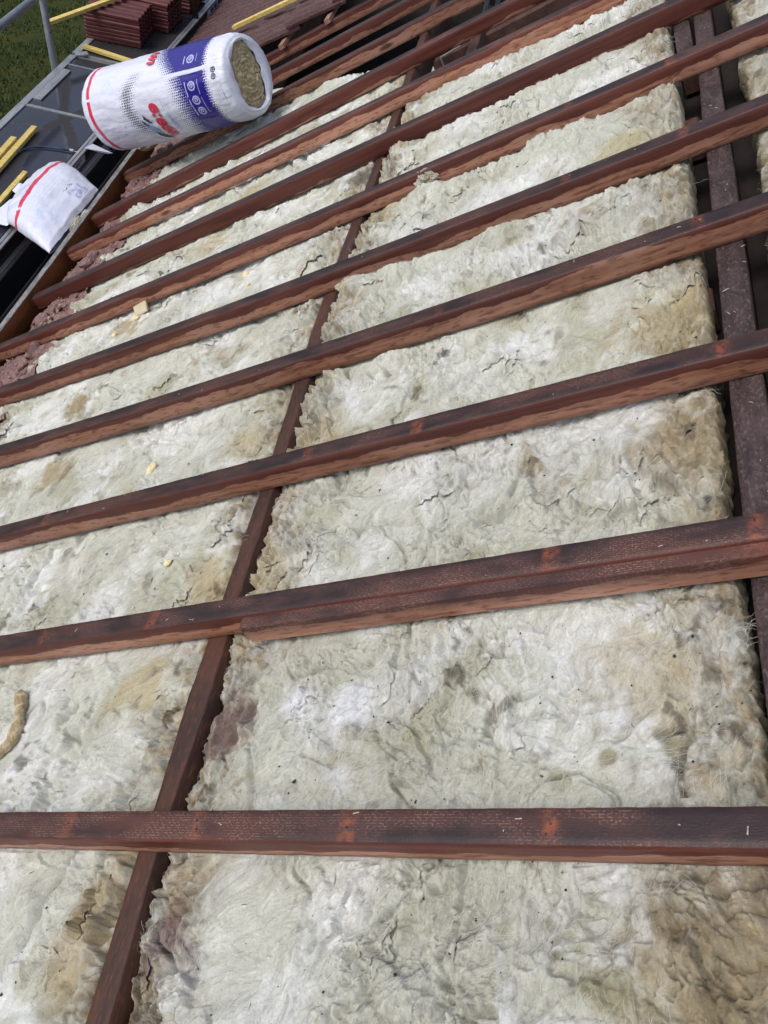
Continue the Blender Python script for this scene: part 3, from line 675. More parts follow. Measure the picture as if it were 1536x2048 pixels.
def flaps(parent, wl, el, er, y0, y1, n, seed, smin=0.03, smax=0.11):
    """torn sheets of wool lifted off the surface, joined as one part"""
    rs = np.random.RandomState(seed); nu_, nv_ = 22, 9; Vs = []; Qs = []; Cs = []; base = 0
    y = np.sinh(rs.uniform(math.asinh(y0), math.asinh(y1), n * 3)); l, r = pl1(el, y), pl1(er, y); x = l + (r - l) * (0.02 + 0.96 * rs.rand(n * 3))
    m = fbm(x, y, 0.28, 2, wl.seed + 15) + 0.9 * sstep(0.22, 0.0, r - x) + 0.3 * sstep(0.2, 0.0, x - l)
    pick = np.argsort(-m + 0.25 * rs.normal(size=len(m)))[:n]
    uu = np.linspace(-1, 1, nu_); vv = np.linspace(0, 1, nv_); U_, V_ = np.meshgrid(uu, vv, indexing='ij')
    idx = np.arange(nu_ * nv_).reshape(nu_, nv_); Q0 = np.stack([idx[:-1, :-1], idx[1:, :-1], idx[1:, 1:], idx[:-1, 1:]], -1).reshape(-1, 4)
    for i in pick:
        sc = rs.uniform(smin, smax) * (0.7 + 0.18 * y[i]); wd = sc * rs.uniform(0.16, 0.42); _, cc, th = sample(wl, np.array([x[i]]), np.array([y[i]]))
        a = float(th[0]) + rs.normal(0, 0.5); ca, sa = math.cos(a), math.sin(a); sg = rs.choice([-1, 1])
        bend = rs.normal(0, 0.35) * sc; ra = fbm(uu * 0.5 * sc + i, uu * 0 + i * 0.37, 0.022, 4, seed + 3, 0.7)
        env = np.sqrt(np.clip(1 - uu ** 2, 0.0, 1)) * (0.7 + 0.8 * ra)
        s_ = U_ * sc * 0.5; t_ = sg * (V_ * wd * np.maximum(env, 0.02)[:, None]) + bend * (U_ ** 2) * 0.5
        px = x[i] + s_ * ca - t_ * sa; py = y[i] + s_ * sa + t_ * ca
        px = np.clip(px, pl1(el, py) + 0.002, pl1(er, py) - 0.002)
        z, c, _ = sample(wl, px.ravel(), py.ravel()); z = z.reshape(px.shape)
        lift = rs.uniform(0.10, 0.42) * wd
        z = z + 0.0012 * (V_ > 0) - 0.002 * (V_ == 0) + lift * V_ ** 1.6 * np.clip(env, 0, 1)[:, None] + 0.0022 * fbm(px, py, 0.012, 3, seed + 9)
        z = clear_rafters(z, px, py)
        c = c.reshape(px.shape + (3,)); c = c * (1.0 + 0.12 * rs.rand()) * (0.95 + 0.12 * fbm(px, py, 0.008, 2, seed + 11))[..., None]
        Vs.append(np.stack([px, py, z], -1).reshape(-1, 3)); Cs.append(np.clip(c, 0.02, 0.85).reshape(-1, 3)); Qs.append(Q0 + base); base += nu_ * nv_
    o = mesh('torn_flaps', np.concatenate(Vs), np.concatenate(Qs), M_WOOL, parent, ROOF, smooth=True, cols=np.concatenate(Cs)); o['kind'] = 'stuff'
    return o

# --- quilt between binder and purlin
EL_C = [(y, x + dx) for (y, x), dx in zip([(0.0, -1.060), (0.345, -1.086), (0.42, -1.088), (0.635, -1.088), (0.89, -1.102), (1.35, -1.116), (1.8, -1.130), (2.2, -1.125), (2.6, -1.105), (3.0, -1.115), (3.5, -1.115)], [0.0, 0.0, 0.0, 0.0, 0.0, -0.004, -0.012, -0.014, -0.014, -0.010, -0.010])]
ER_C = [(0.0, -0.098), (0.62, -0.102), (0.92, -0.112), (1.43, -0.096), (1.70, -0.099), (2.26, -0.097), (2.85, -0.100), (3.5, -0.10)]
def z_centre(X, Y):
    lift = pl1([(0, 0.0), (1.2, 0.0), (1.8, 0.012), (2.2, 0.02), (3.5, 0.02)], Y[:, 0])[:, None]
    dl = X - pl1(EL_C, Y[:, 0])[:, None]
    return (-0.074 + lift - (0.005) * sstep(0.10, 0.0, dl) * (lift < 0.01)).astype(np.float32)
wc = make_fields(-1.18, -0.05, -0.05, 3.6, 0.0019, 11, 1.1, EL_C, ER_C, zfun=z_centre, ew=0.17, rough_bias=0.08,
    cracks=[([(-0.506, 0.36), (-0.511, 0.258), (-0.509, 0.12)], 0.011, 0.0035), ([(-0.417, 0.36), (-0.416, 0.234), (-0.417, 0.10)], 0.009, 0.003),
            ([(-0.67, 0.80), (-0.663, 0.713), (-0.646, 0.66), (-0.616, 0.628)], 0.012, 0.0035), ([(-0.479, 0.79), (-0.472, 0.681), (-0.48, 0.635)], 0.010, 0.003),
            ([(-0.93, 0.79), (-0.94, 0.72), (-0.965, 0.69)], 0.008, 0.003), ([(-0.916, 0.42), (-0.952, 0.526), (-0.98, 0.56)], 0.010, 0.0035),
            ([(-0.27, 0.36), (-0.275, 0.25), (-0.25, 0.12)], 0.010, 0.0035), ([(-0.35, 0.34), (-0.35, 0.27)], 0.008, 0.003),
            ([(-0.40, 0.60), (-0.34, 0.56), (-0.25, 0.585)], 0.010, 0.004), ([(-0.62, 1.02), (-0.52, 0.99), (-0.44, 1.03), (-0.36, 1.10)], 0.013, 0.005),
            ([(-0.93, 1.00), (-0.80, 1.04), (-0.70, 1.02)], 0.010, 0.004), ([(-0.85, 1.45), (-0.7, 1.42), (-0.55, 1.47)], 0.012, 0.005)],
    bumps=[(-0.95, 0.24, 0.10, 0.012), (-0.22, 0.27, 0.10, 0.018), (-1.06, 2.02, 0.09, 0.040), (-1.10, 2.10, 0.06, 0.035), (-0.89, 2.50, 0.10, 0.035), (-1.04, 2.535, 0.08, 0.032), (-0.86, 1.64, 0.09, 0.022), (-1.05, 1.60, 0.06, 0.018),
           (-1.06, 2.95, 0.09, 0.028), (-0.58, 2.02, 0.14, 0.022), (-0.95, 2.05, 0.12, 0.025), (-0.30, 1.10, 0.12, 0.014), (-0.98, 1.18, 0.06, 0.012), (-0.45, 2.45, 0.2, 0.012)],
    spots=[(-0.234, 0.277, 0.03, (0.16, 0.13, 0.08), 0.7), (-0.18, 0.20, 0.03, (0.05, 0.04, 0.03), 0.8), (-0.294, 0.308, 0.013, (0.22, 0.23, 0.13), 0.8), (-0.364, 0.246, 0.011, (0.27, 0.28, 0.16), 0.8), (-0.338, 0.239, 0.011, (0.27, 0.28, 0.16), 0.8), (-0.434, 0.201, 0.011, (0.26, 0.26, 0.16), 0.8), (-0.331, 0.204, 0.012, (0.26, 0.26, 0.16), 0.8), (-0.53, 0.464, 0.014, (0.22, 0.22, 0.12), 0.8), (-0.21, 0.50, 0.018, (0.2, 0.18, 0.1), 0.8), (-0.33, 0.635, 0.03, (0.82, 0.84, 0.88), 0.9), (-0.236, 0.737, 0.022, (0.82, 0.84, 0.92), 0.9), (-0.76, 0.597, 0.06, (0.80, 0.82, 0.87), 0.8), (-0.888, 0.626, 0.04, (0.80, 0.82, 0.87), 0.8), (-1.02, 0.60, 0.085, (0.15, 0.095, 0.085), 0.92), (-1.075, 0.55, 0.035, (0.15, 0.10, 0.09), 0.7), (-1.00, 0.215, 0.06, (0.15, 0.075, 0.075), 0.8), (-1.04, 0.18, 0.05, (0.15, 0.10, 0.085), 0.75), (-1.03, 0.10, 0.08, (0.26, 0.20, 0.12), 0.7), (-1.0, 0.30, 0.07, (0.33, 0.27, 0.17), 0.6),
           (-0.16, 0.24, 0.16, (0.30, 0.235, 0.13), 0.75), (-0.30, 0.20, 0.05, (0.27, 0.24, 0.13), 0.6), (-0.226, 0.521, 0.016, (0.07, 0.07, 0.07), 0.85), (-0.132, 0.94, 0.012, (0.05, 0.055, 0.06), 0.9),
           (-0.24, 0.62, 0.13, (0.42, 0.36, 0.21), 0.6), (-0.15, 1.10, 0.13, (0.34, 0.265, 0.14), 0.75), (-0.2, 1.45, 0.14, (0.40, 0.33, 0.19), 0.75), (-0.15, 1.70, 0.09, (0.28, 0.24, 0.14), 0.7),
           (-0.32, 0.30, 0.018, (0.22, 0.23, 0.13), 0.8), (-0.385, 0.27, 0.012, (0.28, 0.28, 0.16), 0.7), (-0.35, 0.255, 0.012, (0.28, 0.28, 0.16), 0.7), (-0.44, 0.26, 0.012, (0.30, 0.30, 0.18), 0.7),
           (-0.46, 0.505, 0.016, (0.24, 0.24, 0.12), 0.8), (-0.30, 0.49, 0.022, (0.25, 0.22, 0.12), 0.75), (-0.37, 0.46, 0.02, (0.3, 0.29, 0.17), 0.6), (-0.5, 0.63, 0.008, (0.15, 0.15, 0.08), 0.9),
           (-1.05, 1.35, 0.10, (0.40, 0.33, 0.20), 0.7), (-1.06, 0.95, 0.10, (0.47, 0.41, 0.27), 0.7), (-1.06, 2.45, 0.08, (0.38, 0.32, 0.19), 0.7), (-0.25, 2.25, 0.10, (0.42, 0.37, 0.19), 0.7)])
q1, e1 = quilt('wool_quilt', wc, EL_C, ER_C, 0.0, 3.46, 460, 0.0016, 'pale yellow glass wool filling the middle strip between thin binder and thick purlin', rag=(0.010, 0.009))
fibres(q1, wc, EL_C, ER_C, 0.05, 3.4, 34000, 1, M_FIBRE, rad=0.00016)
fibres(q1, wc, EL_C, ER_C, 0.05, 3.4, 2500, 2, M_FIBREB, ln=(0.008, 0.02), rad=0.00016)
fibres(q1, wc, EL_C, ER_C, 0.05, 3.4, 1200, 4, M_FIBREB, 'right', ln=(0.006, 0.016), rad=0.00014)
flaps(q1, wc, EL_C, ER_C, 0.08, 3.35, 250, 4001)
flaps(q1, wc, EL_C, ER_C, 0.08, 3.35, 420, 4051, 0.012, 0.04)
# --- quilt between eaves and binder
EL_L = [(0.0, -2.80), (2.0, -2.79), (2.32, -2.775), (2.79, -2.80), (3.07, -2.85), (3.28, -2.79), (3.65, -2.92), (4.0, -2.94), (4.2, -2.85), (5.2, -2.86)]
ER_L = [(y, x - 0.004) for y, x in BL if y >= 0] + [(0.0, -1.118)]
ER_L = sorted(ER_L)
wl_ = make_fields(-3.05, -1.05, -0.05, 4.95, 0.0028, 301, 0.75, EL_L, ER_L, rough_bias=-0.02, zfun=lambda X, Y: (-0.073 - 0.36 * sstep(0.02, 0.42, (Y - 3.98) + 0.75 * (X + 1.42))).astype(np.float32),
    cracks=[([(-1.31, 0.345), (-1.325, 0.30), (-1.332, 0.264), (-1.347, 0.19)], 0.030, 0.010), ([(-1.24, 0.33), (-1.19, 0.30)], 0.012, 0.006), ([(-1.32, 0.50), (-1.25, 0.47), (-1.20, 0.50)], 0.010, 0.004), ([(-2.10, 1.45), (-2.08, 1.62)], 0.012, 0.006), ([(-1.30, 1.05), (-1.22, 1.14)], 0.008, 0.004)],
    bumps=[(-1.20, 0.22, 0.09, 0.018), (-1.38, 0.25, 0.05, 0.016), (-1.25, 0.44, 0.06, 0.010), (-2.6, 2.55, 0.25, 0.010), (-2.55, 3.1, 0.2, 0.010), (-2.72, 2.36, 0.13, 0.022), (-2.74, 2.79, 0.14, 0.024), (-2.80, 3.20, 0.15, 0.022), (-2.84, 3.63, 0.16, 0.030), (-2.80, 4.05, 0.16, 0.030)],
    spots=[(-1.20, 0.25, 0.07, (0.36, 0.28, 0.15), 0.7), (-1.22, 0.17, 0.08, (0.40, 0.32, 0.18), 0.7), (-2.25, 1.93, 0.10, (0.30, 0.23, 0.12), 0.85), (-2.15, 1.55, 0.10, (0.33, 0.26, 0.14), 0.8), (-1.30, 0.68, 0.10, (0.45, 0.37, 0.20), 0.7), (-1.22, 0.95, 0.10, (0.46, 0.38, 0.22), 0.7),
           (-2.25, 2.40, 0.12, (0.37, 0.29, 0.16), 0.8), (-1.30, 1.42, 0.10, (0.45, 0.38, 0.23), 0.7), (-1.26, 2.85, 0.07, (0.10, 0.085, 0.06), 0.8), (-1.87, 0.987, 0.008, (0.05, 0.05, 0.05), 0.9),
           (-2.4, 1.55, 0.10, (0.30, 0.27, 0.2), 0.7), (-2.0, 2.85, 0.12, (0.42, 0.35, 0.2), 0.7), (-1.9, 3.2, 0.14, (0.42, 0.36, 0.22), 0.7), (-1.5, 3.62, 0.1, (0.3, 0.24, 0.13), 0.7)])
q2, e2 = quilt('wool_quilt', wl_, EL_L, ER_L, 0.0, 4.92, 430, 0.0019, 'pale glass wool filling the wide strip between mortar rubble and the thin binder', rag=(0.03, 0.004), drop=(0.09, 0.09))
fibres(q2, wl_, EL_L, ER_L, 0.1, 4.7, 26000, 5, M_FIBRE, ln=(0.02, 0.06), rad=0.0002)
flaps(q2, wl_, EL_L, ER_L, 0.1, 4.2, 210, 4101)
flaps(q2, wl_, EL_L, ER_L, 0.1, 3.2, 260, 4151, 0.014, 0.045)
# --- quilt above the purlin
EL_R = [(0.0, 0.03), (0.8, 0.03), (1.6, 0.045), (2.05, 0.072), (2.4, 0.078), (3.2, 0.10)]
ER_R = [(0.0, 0.75), (3.3, 0.75)]
wr = make_fields(0.0, 0.8, 0.7, 3.3, 0.003, 601, 1.0, EL_R, ER_R, rough_bias=0.2, zbase=-0.085)
q3, e3 = quilt('wool_quilt', wr, EL_R, ER_R, 0.75, 3.25, 150, 0.0026, 'grey green glass wool on the far side of the thick purlin', rag=(0.018, 0.0), drop=(0.10, 0.05))
fibres(q3, wr, EL_R, ER_R, 0.8, 3.2, 4000, 8, M_FIBRE, rad=0.0002)
fibres(q3, wr, EL_R, ER_R, 0.8, 3.2, 1500, 9, M_FIBREB, 'left', ln=(0.008, 0.02), rad=0.0002)

# --- loose bits on the wool
def lump(name, c, r, mat, seed, frame=ROOF, sq=(1, 1, 0.7), sub=3, amp=0.35, parent=None):
    bm = bmesh.new(); bmesh.ops.create_icosphere(bm, subdivisions=sub, radius=1.0)
    V = np.array([v.co for v in bm.verts]); F = [[v.index for v in f.verts] for f in bm.faces]; bm.free()
    n = fbm(V[:, 0] + V[:, 2] * 0.7, V[:, 1] - V[:, 2] * 0.6, 0.9, 5, seed, 0.72)
    V = V * (1 + amp * n)[:, None] * np.array(sq) * r + np.array(c)
    return mesh(name, V, F, mat, parent, frame)
def zat(w, x, y): return float(clear_rafters(sample(w, np.array([x]), np.array([y]))[0], np.array([x]), np.array([y]))[0])
for k, (x, y, r, sq, lab) in enumerate([
        (-1.642, 1.428, 0.018, (0.8, 1.5, 0.55), 'cream foam scrap on the left wool below the fourth rafter'),
        (-1.39, 1.033, 0.011, (1.1, 0.8, 0.6), 'small cream foam crumb on the left wool below the third rafter'),
        (-1.651, 2.435, 0.018, (0.9, 1.2, 0.7), 'yellowish foam crumb on the left wool beneath the sixth rafter'),
        (-1.60, 2.33, 0.008, (1, 1, 0.7), 'tiny yellowish foam crumb just in front of a bigger one'),
        (-2.22, 2.43, 0.016, (1.2, 0.8, 0.6), 'cream foam crumb stuck against the pale wool offcut'),
        (-2.30, 2.36, 0.014, (0.8, 1.1, 0.6), 'cream foam crumb on brown wool left of the pale offcut')]):
    tag(lump('foam_crumb', (x, y, zat(wl_, x, y) + r * sq[2] * 0.6), r, M_FOAM, 200 + k, sq=sq), lab, 'foam crumb', 'foam crumbs on the wool')
# folded offcut of denser wool
mb = MB(); zc = zat(wl_, -2.2, 2.47)
tag(MB().bar((-2.235, 2.47, zc + 0.014), (-2.17, 2.482, zc + 0.018), 0.055, 0.010, (0.1, -0.55, 1), 0.004).build('wool_offcut', M_CARD, frame=ROOF), 'square cut offcut of cream wool lying on the left quilt', 'wool offcut')
# curled rope of dirty wool at the lower left
pts = [(-1.706, 0.700), (-1.686, 0.672), (-1.668, 0.645), (-1.655, 0.615), (-1.652, 0.588), (-1.663, 0.562), (-1.685, 0.545), (-1.72, 0.535)]
pp = []; rr = []
for i in range(len(pts) - 1):
    for t in np.linspace(0, 1, 5)[:-1]:
        x = pts[i][0] * (1 - t) + pts[i + 1][0] * t; y = pts[i][1] * (1 - t) + pts[i + 1][1] * t
        pp.append((x, y, zat(wl_, x, y) + 0.011)); rr.append(0.0135 + 0.0022 * math.sin(i * 2.2 + t * 3) + random.uniform(-0.0012, 0.0012))
rr[0] *= 0.75
cmb = MB().tube(pp, rr, 20); cv = np.array(cmb.V); cq = 0.004 * fbm(cv[:, 0] + cv[:, 2], cv[:, 1] - cv[:, 2], 0.02, 4, 777, 0.7)
cmb.V = [tuple(p) for p in cv + np.stack([cq, cq[::-1] * 0.6, cq * 0.8], 1)]
tag(cmb.build('wool_curl', M_CURL, frame=ROOF, smooth=True), 'curled rope of dirty cream wool lying near the lower left edge', 'wool offcut')
# torn tufts standing above the wool beside the binder
for k, (x, y, z, r, sq, lab) in enumerate([
        (-1.085, 2.045, -0.047, 0.030, (1.4, 0.7, 0.55), 'torn wool tuft hanging over the binder below the sixth rafter'),
        (-1.03, 2.10, -0.033, 0.032, (1.5, 0.7, 0.6), 'torn wool tuft standing against the side of the sixth rafter'),
        (-0.885, 2.505, -0.028, 0.032, (1.2, 0.6, 0.8), 'upright wool tuft against the rafter above the torn bulge')]):
    tag(lump('wool_tuft', (x, y, z), r, M_TUFT, 240 + k, sq=sq, sub=5, amp=0.75), lab, 'wool tuft', 'torn wool tufts')

# dark flecks scattered on the wool (nobody could count them)
rs = np.random.RandomState(77); VV = []; FF = []
def flecks(w, el, er, y0, y1, n, smin, smax):
    y = np.sinh(rs.uniform(math.asinh(y0), math.asinh(y1), n)); l, r = pl1(el, y), pl1(er, y); x = l + (r - l) * rs.rand(n) ** 0.8
    keep = fbm(x, y, 0.35, 3, 70) > -0.12 + 0.25 * rs.rand(n) * 0; x, y = x[keep], y[keep]
    z = clear_rafters(sample(w, x, y)[0], x, y)
    for i in range(len(x)):
        s = rs.uniform(smin, smax) * (0.5 + rs.rand() ** 3 * 1.5); a = rs.rand() * 6.28; asp = rs.choice([1.0, 0.7, 0.18], p=[0.45, 0.3, 0.25]); ll = s * (2.2 if asp < 0.3 else 1)
        ca, sa = math.cos(a), math.sin(a); b0 = len(VV)
        for u, v in ((-1, -0.6), (0.3, -1), (1, 0.2), (0.2, 0.9), (-0.7, 0.7)):
            uu = u * ll * rs.uniform(0.7, 1.2); vv = v * s * asp * rs.uniform(0.7, 1.2)
            VV.append((x[i] + uu * ca - vv * sa, y[i] + uu * sa + vv * ca, z[i] + 0.0008 + rs.uniform(-0.0004, 0.0012)))
        VV.append((x[i], y[i], z[i] + 0.0008 + s * 0.5)); 
        FF.extend([(b0 + j, b0 + (j + 1) % 5, b0 + 5) for j in range(5)])
flecks(wc, EL_C, ER_C, 0.08, 3.3, 1150, 0.0008, 0.0026)
flecks(wl_, EL_L, ER_L, 0.1, 4.0, 650, 0.0011, 0.0032)
tag(mesh('dark_debris', VV, FF, M_FLECK, None, ROOF), 'small dark crumbs and splinters scattered over the wool', kind='stuff')
VV = []; FF = []
for i in range(46):
    ri = rs.randint(0, 6); x = rs.uniform(-1.9, 0.15); w = RAFT[ri][4]; y = rafter_y(ri, x) - w * rs.uniform(0.1, 0.9); s = rs.uniform(0.0008, 0.002); a = rs.rand() * 6.28
    ca, sa = math.cos(a), math.sin(a); b0 = len(VV); l = s * rs.choice([1, 3])
    for u, v in ((-1, -1), (1, -0.7), (0.8, 1), (-0.9, 0.8)): VV.append((x + u * l * ca - v * s * 0.6 * sa, y + u * l * sa + v * s * 0.6 * ca, 0.0012))
    VV.append((x, y, 0.003)); FF.extend([(b0 + j, b0 + (j + 1) % 4, b0 + 4) for j in range(4)])
for i in range(26):
    y = rs.uniform(0.5, 2.9); x = pl1(PL, y) + rs.uniform(0.01, 0.055); s = rs.uniform(0.0008, 0.0022); a = rs.rand() * 6.28
    ca, sa = math.cos(a), math.sin(a); b0 = len(VV); l = s * rs.choice([1, 3.5])
    for u, v in ((-1, -1), (1, -0.7), (0.8, 1), (-0.9, 0.8)): VV.append((x + u * l * ca - v * s * 0.6 * sa, y + u * l * sa + v * s * 0.6 * ca, -0.0605))
    VV.append((x, y, -0.0585)); FF.extend([(b0 + j, b0 + (j + 1) % 4, b0 + 4) for j in range(4)])
tag(mesh('pale_debris', VV, FF, M_PALE, None, ROOF), 'tiny pale splinters and grit on the rafters and purlin', kind='stuff')

# ------------------------------------------------------------------ eaves: wall head rubble, fascia, gutter
FX = [(-0.5, -3.10), (2.65, -3.121), (3.21, -3.135), (3.95, -3.167), (4.78, -3.20), (9.0, -3.36)]     # fascia top, roof x by y
def fx(y): return float(pl1(FX, y))
ys = np.arange(1.6, 5.3, 0.012); us = np.linspace(0, 1, 46)
Yg, Ug = np.meshgrid(ys, us, indexing='ij')
xa = pl1(FX, ys)[:, None] + 0.012; xb = pl1(EL_L, ys)[:, None] + 0.06
Xg = xa + (xb - xa) * Ug
big = fbm(Xg, Yg, 0.16, 2, 400); stp = np.round(big * 3.0) / 3.0
Zg = -0.060 + 0.022 * stp + 0.014 * fbm(Xg, Yg, 0.06, 4, 405, 0.6) + 0.006 * fbm(Xg, Yg, 0.015, 3, 410) - 0.02 * sstep(0.2, 0.0, Ug + 0.25 * big)
Zg = clear_rafters(Zg, Xg, Yg)
idx = np.arange(Xg.size).reshape(Xg.shape); Q = np.stack([idx[:-1, :-1], idx[:-1, 1:], idx[1:, 1:], idx[1:, :-1]], -1).reshape(-1, 4)
tag(mesh('wall_head', np.stack([Xg, Yg, Zg], -1).reshape(-1, 3), Q, M_MORTAR, None, ROOF), 'red brown mortar bed on top of the wall', kind='structure')
def chunk(c, r, seed, mat, sq):
    bm = bmesh.new(); bmesh.ops.create_icosphere(bm, subdivisions=2, radius=1.0)
    V = np.array([v.co for v in bm.verts]); F = [[v.index for v in f.verts] for f in bm.faces]; bm.free()
    rs2 = np.random.RandomState(seed)
    for _ in range(9):                                  # knock flat facets off
        n = rs2.normal(size=3); n /= np.linalg.norm(n); d = rs2.uniform(0.45, 0.8); t = V @ n; V = V - np.outer(np.clip(t - d, 0, None), n)
    V = V * (1 + 0.06 * rs2.normal(size=(len(V), 1))) * np.array(sq) * r
    a = rs2.rand() * 6.28; ca, sa = math.cos(a), math.sin(a); V = V @ np.array([[ca, sa, 0], [-sa, ca, 0], [0, 0, 1]]) + np.array(c)
    return mesh('mortar_lump', V, F, mat, None, ROOF)
rs = np.random.RandomState(5); k = 0
for y in np.arange(1.9, 4.6, 0.10):
    for _ in range(2):
        yy = y + rs.uniform(-0.04, 0.04); ins = any(rafter_y(i, -2.95) - 0.075 < yy < rafter_y(i, -2.95) + 0.03 for i in range(12))
        if ins: continue
        a, b = fx(yy) + 0.06, float(pl1(EL_L, yy)) - 0.02
        if b < a + 0.03: continue
        xx = rs.uniform(a, b); r = rs.uniform(0.018, 0.046)
        o = chunk((xx, yy, -0.056 + rs.uniform(-0.012, 0.010)), r, 500 + k, M_MORTAR, (1.2, 0.9, 0.7)); k += 1
        tag(o, 'jagged red brown mortar lump on the wall head between fascia and wool', 'mortar lump', 'red brown mortar lumps on the wall head')
for j in range(16):
    yy = rs.uniform(2.62, 2.90) if j < 13 else rs.uniform(2.30, 2.42); xx = rs.uniform(-2.96, -2.84) if j < 13 else rs.uniform(-2.93, -2.83)
    o = chunk((xx, yy, -0.046 + rs.uniform(-0.01, 0.012)), rs.uniform(0.010, 0.022), 700 + j, M_MORTAR2, (1.2, 0.8, 0.6))
    tag(o, 'pale crumb of broken mortar near the feet of the lower left rafters', 'mortar crumb', 'pale mortar crumbs on the wall head')

VV = []; FF = []
rs = np.random.RandomState(15)
for j in range(1500):
    yy = rs.uniform(1.9, 4.5); a_, b_ = fx(yy) + 0.02, float(pl1(EL_L, yy)) + 0.01; xx = a_ + (b_ - a_) * rs.rand()
    iy = min(max((yy - ys[0]) / 0.012, 0), Zg.shape[0] - 1.01); iu = min(max((xx - float(pl1(FX, yy)) - 0.012) / (b_ + 0.05 - float(pl1(FX, yy)) - 0.012) * 45, 0), 44.0)
    zz = float(Zg[int(iy), int(iu)]); r = rs.uniform(0.002, 0.007) * (0.6 + rs.rand() ** 3); b0 = len(VV)
    P = np.array([(1, 0, 0), (-1, 0, 0), (0, 1, 0), (0, -1, 0), (0, 0, 1), (0, 0, -1)]) * r * rs.uniform(0.5, 1.3, (6, 3)) + rs.normal(0, r * 0.25, (6, 3))
    zz = min(zz, float(clear_rafters(np.array([zz]), np.array([xx]), np.array([yy]))[0]))
    VV += [tuple(p) for p in P + np.array([xx, yy, zz + r * 0.3])]
    FF += [tuple(b0 + k for k in f) for f in ((0, 2, 4), (2, 1, 4), (1, 3, 4), (3, 0, 4), (2, 0, 5), (1, 2, 5), (3, 1, 5), (0, 3, 5))]
tag(mesh('mortar_grit', VV, FF, M_MORTAR2, None, ROOF), 'loose pale and red mortar grit on the wall head', kind='stuff')
# fascia board (vertical, world frame); its top follows FX at roof z 0.03
def fw(y, z=0.03): return r2w((fx(y), y, z))
fa = empty('fascia_board', (fw(4.0)[0], 4.0, -2.05))
V = []; F = []; Vt = []; Ft = []
yy_ = np.arange(-0.5, 9.01, 0.1)
for k, y in enumerate(yy_):
    c = fw(y); x = c[0]; z = c[2]
    V += [(x + 0.010, y, z - 0.003), (x + 0.010, y, z - 0.26), (x - 0.012, y, z - 0.26), (x - 0.012, y, z - 0.003)]
    Vt += [(x + 0.0115, y, z - 0.004), (x + 0.0105, y, z + 0.001), (x - 0.0125, y, z + 0.001), (x - 0.0135, y, z - 0.004)]
    if k:
        b = 4 * k - 4
        F += [(b + j, b + (j + 1) % 4, b + 4 + (j + 1) % 4, b + 4 + j) for j in range(4)]
        Ft += [(b + j, b + (j + 1) % 4, b + 4 + (j + 1) % 4, b + 4 + j) for j in range(4)]
mesh('board', V, F, M_FASCIA, fa); mesh('top_edge', Vt, Ft, M_FASCIATOP, fa)
tag(fa, 'brown fascia board with a weathered grey top edge along the eaves', 'fascia')
# black gutter outside the fascia
V = []; F = []
prof = [(-0.016, -0.01), (-0.018, -0.06), (-0.045, -0.10), (-0.085, -0.115), (-0.125, -0.10), (-0.150, -0.06), (-0.155, -0.022), (-0.160, -0.022), (-0.156, -0.062), (-0.130, -0.106), (-0.085, -0.121), (-0.042, -0.106), (-0.014, -0.062)]
for k, y in enumerate(yy_):
    c = fw(y)
    V += [(c[0] + p[0] * 0.82, y, c[2] + p[1] - 0.11) for p in prof]
    if k:
        n = len(prof); b = n * (k - 1); F += [(b + j, b + (j + 1) % n, b + n + (j + 1) % n, b + n + j) for j in range(n)]
tag(mesh('gutter', V, F, M_BLACK, smooth=True), 'black wet gutter outside the fascia board', 'gutter')

